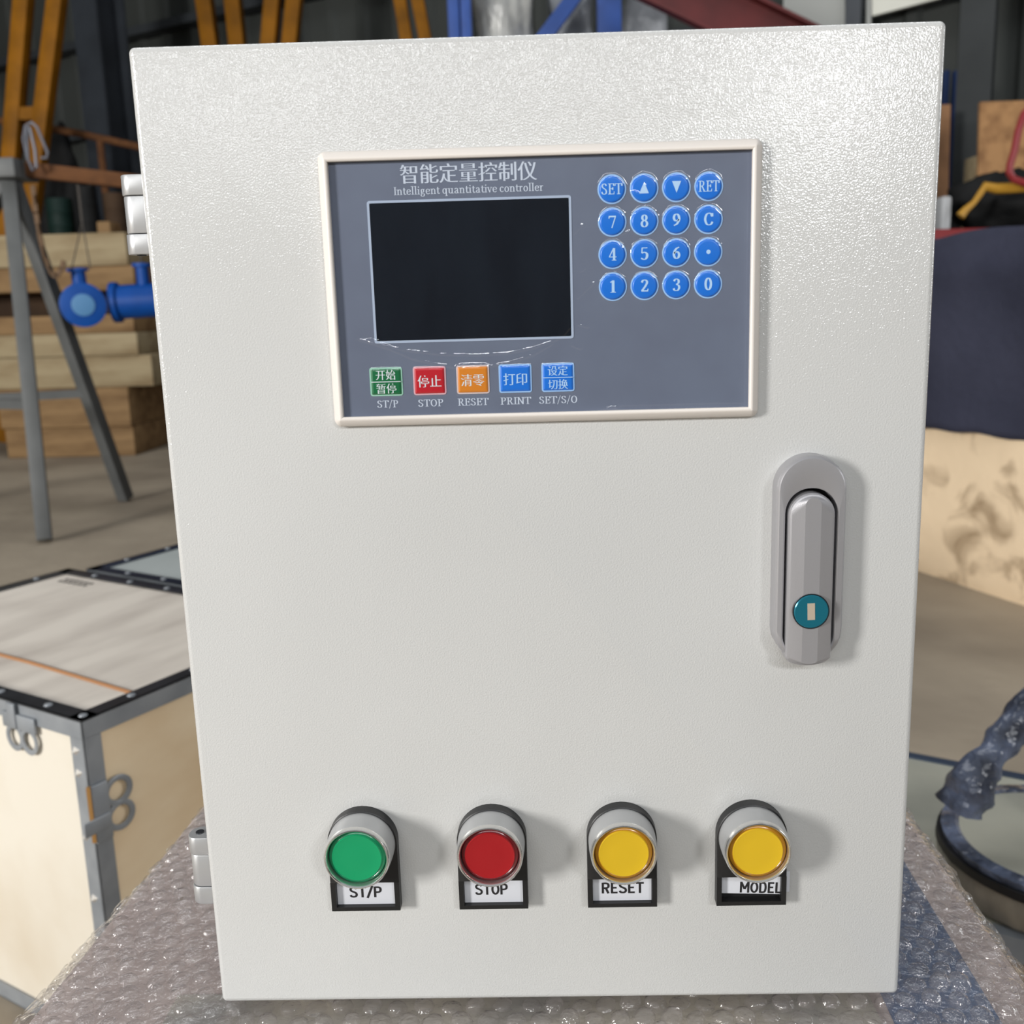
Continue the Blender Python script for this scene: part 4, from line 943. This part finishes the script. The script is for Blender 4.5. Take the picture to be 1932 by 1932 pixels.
# yellow gantry frames
yel = mat('gantry_yellow', (134, 86, 8), rough=0.6, spec=0.15, var=(104, 66, 6), vscale=5)
def gantry(legs, cross, Y, wpx, lab):
    pts = []
    base = onz(0, 0, 0) if False else None
    t = None
    for (x0, y0, x1, y1) in legs:
        a = ony(x0, y0, Y); b2 = ony(x1, y1, Y); dz = (a - b2) / (a.z - b2.z)
        pts.append((b2 - dz * b2.z, b2 + dz * (3.6 - b2.z)))
    if len(pts) == 2 and (pts[0][0].x - pts[1][0].x) * (pts[0][1].x - pts[1][1].x) < 0:   # legs that lean together share one foot
        mid = (pts[0][0] + pts[1][0]) / 2; new = []
        for k, (x0, y0, x1, y1) in enumerate(legs):
            g = mid + Vector((px_len(wpx, Y) * 0.55 * (-1 if k == 0 else 1), 0, 0)); tp = ony(x0, y0, Y); new.append((g, g + (tp - g) * (3.6 / tp.z)))
        pts = new
    O_ = Vector((sum(p[0].x for p in pts) / len(pts), Y, 0))
    t = thing('gantry_frame', lab, 'gantry', O_); w_ = px_len(wpx, Y)
    for a, b2 in pts:
        m = MB(); m.bar(a - O_ + Vector((0, 0, 0.005)), b2 - O_, w_, w_, up=(0, 1, 0), r=0.008); m.build('leg', yel, t)
    for z in cross:
        if len(pts) > 1:
            f = z / 3.6; m = MB(); m.bar(pts[0][0].lerp(pts[0][1], f) - O_, pts[1][0].lerp(pts[1][1], f) - O_, w_ * 0.8, w_ * 0.8, up=(0, 1, 0)); m.build('cross_bar', yel, t, smooth=False)
    m = MB(); a, b2 = pts[0][1], pts[-1][1]; ex = (b2 - a).normalized() * 0.1
    m.bar(a - O_ - ex, b2 - O_ + ex, w_ * 1.3, w_ * 1.3, up=(0, 1, 0)); m.build('top_beam', yel, t, smooth=False)
    return t
gantry([(45, 0, 27, 230), (108, 0, 80, 230)], (2.12,), 6.2, 27, 'yellow steel gantry frame with a cross bar behind the trestle')
gantry([(386, 0, 403, 78), (440, 0, 442, 78)], (), 7.3, 27, 'yellow gantry frame next to the dark blue-grey column')
gantry([(515, 0, 511, 70), (556, 0, 547, 70)], (), 8.0 - 1.4, 26, 'yellow gantry frame with near-parallel legs above the cabinet top')
gantry([(755, 0, 766, 70), (788, 0, 801, 65)], (), 6.4, 22, 'yellow gantry frame beside the blue rack')
# blue pallet rack
bl = mat('rack_blue', (44, 78, 150), rough=0.45, var=(36, 66, 130), vscale=6)
YRk = 5.2
p0 = ony(868, 30, YRk); rk = thing('pallet_rack', 'blue steel rack frame with a diagonal brace rising above the cabinet', 'rack', (p0.x, YRk, 0)); O_ = Vector((p0.x, YRk, 0))
for px_, wp in ((857, 20), (880, 18), (1149, 42)):
    a = ony(px_, 30, YRk); wq = px_len(wp, YRk); m = MB(); m.rbox(a.x - O_.x - wq / 2, a.x - O_.x + wq / 2, -0.05, 0.05, 0, 3.0, 0.006); m.build('post', bl, rk)
a = ony(1100, -28, YRk); b2 = ony(1035, 60, YRk); dv = (b2 - a); m = MB(); m.bar(a - O_ - dv * 1.5 * 0, b2 - O_ + dv * 2.2, 0.075, 0.05, up=(0, 1, 0)); m.build('diagonal_brace', bl, rk, smooth=False)
aL = ony(868, 30, YRk).x - O_.x; aR = ony(1149, 30, YRk).x - O_.x
for z in (0.5, 1.62):
    m = MB(); m.box(aL, aR, -0.03, 0.03, z - 0.05, z + 0.05); m.build('shelf_beam', bl, rk, smooth=False)
    m = MB(); m.box(aL, aR, 0.03, 0.7, z - 0.02, z + 0.05); m.build('shelf', bl, rk, smooth=False)
# film-wrapped goods on the rack shelf
wrapw = mat('white_film', (196, 196, 190), rough=0.3, spec=0.6, var=(120, 122, 124), vscale=7, bump=0.02, bscale=8, stretch=(2, 1, 0.6))
def wrapped(x0, x1, y0, y1, Y, m_, lab, zb, depth=0.4):
    a = ony(x0, y1, Y); b2 = ony(x1, y0, Y); bm = bmesh.new(); bmesh.ops.create_cube(bm, size=1); bmesh.ops.subdivide_edges(bm, edges=bm.edges[:], cuts=7, use_grid_fill=True)
    wq, hq = b2.x - a.x, b2.z - zb
    for v in bm.verts:
        p = Vector(((v.co.x) * wq * 0.96, (v.co.y + 0.5) * depth, (v.co.z + 0.5) * hq)); n = mnoise.noise_vector(p * 5) * 0.05; n.z = n.z if p.z > 0.05 else 0; v.co = p + n
    me = bpy.data.meshes.new('wrapped_goods'); bm.to_mesh(me); bm.free(); me.materials.append(m_); me.polygons.foreach_set('use_smooth', [True] * len(me.polygons))
    o = bpy.data.objects.new('wrapped_goods', me); COL.objects.link(o); o.location = ((a.x + b2.x) / 2, Y, zb); tag(o, lab, 'goods'); return o
wrapped(896, 1005, -40, 90, YRk + 0.14, wrapw, 'pale film-wrapped goods on the blue rack beside its double post', 1.675)
wrapped(1042, 1122, -30, 90, YRk + 0.2, mat('grey_film', (130, 134, 140), rough=0.3, var=(90, 94, 100), vscale=7, bump=0.02, bscale=8), 'grey film-wrapped goods behind the rack brace', 1.675)
wrapped(1176, 1262, -10, 90, YRk + 0.3, mat('grey_film2', (150, 152, 156), rough=0.3, var=(110, 112, 116), vscale=7, bump=0.02, bscale=8), 'tall light grey film-wrapped load between the rack and the dark red beam', 0.0, 0.5)
# dark red roof-truss beam leaning down towards the right
redm = mat('primer_red', (96, 32, 32), rough=0.6, var=(76, 24, 24), vscale=5)
YD = 4.3
a = ony(1190, -60, YD); b2 = ony(1500, 90, YD)
O_ = a.copy()
dv = (b2 - a).normalized(); 
tb = thing('red_beam', 'dark red primed steel channel beam sloping down above the cabinet top', 'beam', (a.x, a.y, a.z))
M_ = (b2 - a)
m = MB(); m.bar(-dv * 0.5, M_ + dv * 1.2, 0.05, 0.21, up=(0, 1, 0)); 
m = MB(); m.bar(-dv * 0.6, M_ * 1.4, 0.20, 0.012, up=(0, 1, 0)); m.build('web', redm, tb, smooth=False)
nrm = Vector((dv.z, 0, -dv.x))
for sgn in (-1, 1):
    m = MB(); m.bar(-dv * 0.6 + nrm * 0.1 * sgn + Vector((0, -0.03, 0)), M_ * 1.4 + nrm * 0.1 * sgn + Vector((0, -0.03, 0)), 0.014, 0.07, up=(0, 1, 0)); m.build('flange', redm, tb, smooth=False)
# a stand carries the beam's low end
e_ = a + M_ * 1.4
m = MB(); m.rbox(-0.1, 0.1, -0.12, 0.12, 0, e_.z - 0.115, 0.01); o = m.build('beam_stand', colm); o.location = (e_.x - 0.02, YD, 0); tag(o, 'dark steel block stand under the low end of the red beam', 'stand')
# pale cladding sheets on the back wall
def wall_sheet(name, quad, m_, off=-0.20):
    q = [onplane(x, y, wallpt(0, off, 0), WN) for x, y in quad]; q2 = [p + WN * 0.03 for p in q]; m = MB()
    m.add(q + q2, [(0, 1, 2, 3), (4, 5, 6, 7), (0, 1, 5, 4), (1, 2, 6, 5), (2, 3, 7, 6), (3, 0, 4, 7)]); tag(m.build(name, m_, smooth=False), kind='structure')
wall_sheet('trim_5', [(1645, 30), (1775, -4), (1775, -90), (1645, -90)], mat('pale_sheet', (226, 226, 214), rough=0.5))
wall_sheet('trim_6', [(1478, 70), (1594, 66), (1594, -90), (1478, -90)], mat('pale_cladding', (170, 172, 168), rough=0.5))
wall_sheet('trim_7', [(1634, 60), (1643, 60), (1643, -90), (1634, -90)], mat('pale_cladding', (170, 172, 168)))

# ================================================================== BACKGROUND, SIDE WITH THE CLOTH
osb = mat('particle_board', (170, 128, 84), rough=0.8, var=(132, 94, 58), vscale=14, thr=(0.4, 0.68))
def board(x0, x1, y0, Y, m_, lab, lean=0.12, zb=0.0, thick=0.02):
    a = ony(x0, y0, Y); b2 = ony(x1, y0, Y); h_ = a.z - zb
    m = MB(); M = Matrix.Rotation(-math.atan2(lean, h_), 4, 'X'); m.box(0, b2.x - a.x, 0, thick, 0, h_, M); o = m.build('particle_board', m_, smooth=False); o.location = (a.x, Y - lean * 0, zb + 0.008); tag(o, lab, 'board'); return o
board(1870, 2030, 184, 4.55, osb, 'wide brown particle board leaning beyond the steel column')
board(1786, 1812, 190, 4.75, mat('board_brown', (150, 110, 76), rough=0.8, var=(122, 88, 60), vscale=6), 'narrow brown board standing beside the cabinet edge and the steel column')
board(1745, 1783, 195, 4.85, mat('board_brown2', (128, 92, 64), rough=0.8), 'brown board standing half hidden behind the cabinet edge')
# blue machine post pair behind the boards
for i, (xa, xb, lab) in enumerate(((1783, 1793, 'thin dark blue post at the cabinet edge above the boards'), (1803, 1814, 'dark blue post between the boards and the steel column'))):
    a = ony(xa, 132, 5.25); b2 = ony(xb, 132, 5.25); m = MB(); m.rbox(0, b2.x - a.x, 0, 0.05, 0, a.z, 0.004); o = m.build('blue_post', mat('post_blue', (30, 52, 96), rough=0.5)); o.location = (a.x, 5.25, 0); tag(o, lab, 'post')
# cluttered bench behind the container
bn = ony(1800, 446, 3.9); bw_ = ony(2150, 446, 3.9).x - bn.x
bt = thing('work_bench', 'dark steel bench with a red front rail behind the cloth-covered container', 'bench', (bn.x - 0.3, 3.9, 0))
zt = ony(1850, 440, 3.9).z
m = MB(); m.rbox(0, bw_ + 0.5, 0, 0.7, zt - 0.04, zt, 0.004); m.build('top', dark_m, bt)
m = MB(); m.rbox(0, bw_ + 0.5, -0.03, 0, zt - 0.09, zt + 0.02, 0.004); m.build('front_rail', mat('rail_red', (120, 22, 26), rough=0.45), bt)
for x, y in ((0.04, 0.05), (bw_ + 0.46, 0.05), (0.04, 0.65), (bw_ + 0.46, 0.65)):
    m = MB(); m.box(x - 0.03, x + 0.03, y - 0.03, y + 0.03, 0, zt - 0.04); m.build('leg', colm, bt, smooth=False)
heap(1895, 385, 190, 125, 4.3, dark_m, 'black machine heap on the bench with a yellow strap over it', 'machine', 'covered_machine', zb=zt + 0.001, amp=0.2)
q = [ony(x, y, 4.0) for x, y in [(1812, 408), (1822, 396), (1838, 382), (1852, 362), (1858, 352), (1880, 356), (1910, 355), (1945, 353)]]
m = MB(); m.tube([p - q[0] for p in q], [0.02, 0.016, 0.012, 0.014, 0.02, 0.022, 0.022, 0.02], 8); o = m.build('yellow_strap', mat('strap_yellow', (180, 134, 40), rough=0.5)); o.location = q[0]; tag(o, 'yellow strap lying bent over the black machine heap', 'strap')
a = ony(1776, 412, 4.05); b2 = ony(1797, 370, 4.05); m = MB(); m.rbox(0, b2.x - a.x, 0, 0.1, 0, b2.z - zt, 0.01); o = m.build('white_canister', mat('canister_white', (176, 178, 180), rough=0.4)); o.location = (a.x, 4.05, zt + 0.001); tag(o, 'small white canister on the bench at the cabinet edge', 'canister')
a = ony(1833, 329, 4.9); b2 = ony(1858, 295, 4.9); m = MB(); m.rbox(0, b2.x - a.x, 0, 0.15, 0, b2.z, 0.006); o = m.build('wooden_post', wood_a); o.location = (a.x, 4.85, 0); tag(o, 'squared pale wooden post in front of the grey steel column', 'post')
q = [ony(x, y, 3.95) for x, y in [(1960, 190), (1932, 215), (1921, 248), (1914, 285), (1906, 310), (1904, 325), (1912, 338), (1935, 346), (1965, 350)]]
m = MB(); m.tube([p - q[0] for p in q], 0.016, 8); o = m.build('red_hose', mat('hose_red', (140, 44, 48), rough=0.35)); o.location = q[0]; tag(o, 'red bent hose in front of the wide particle board', 'hose')
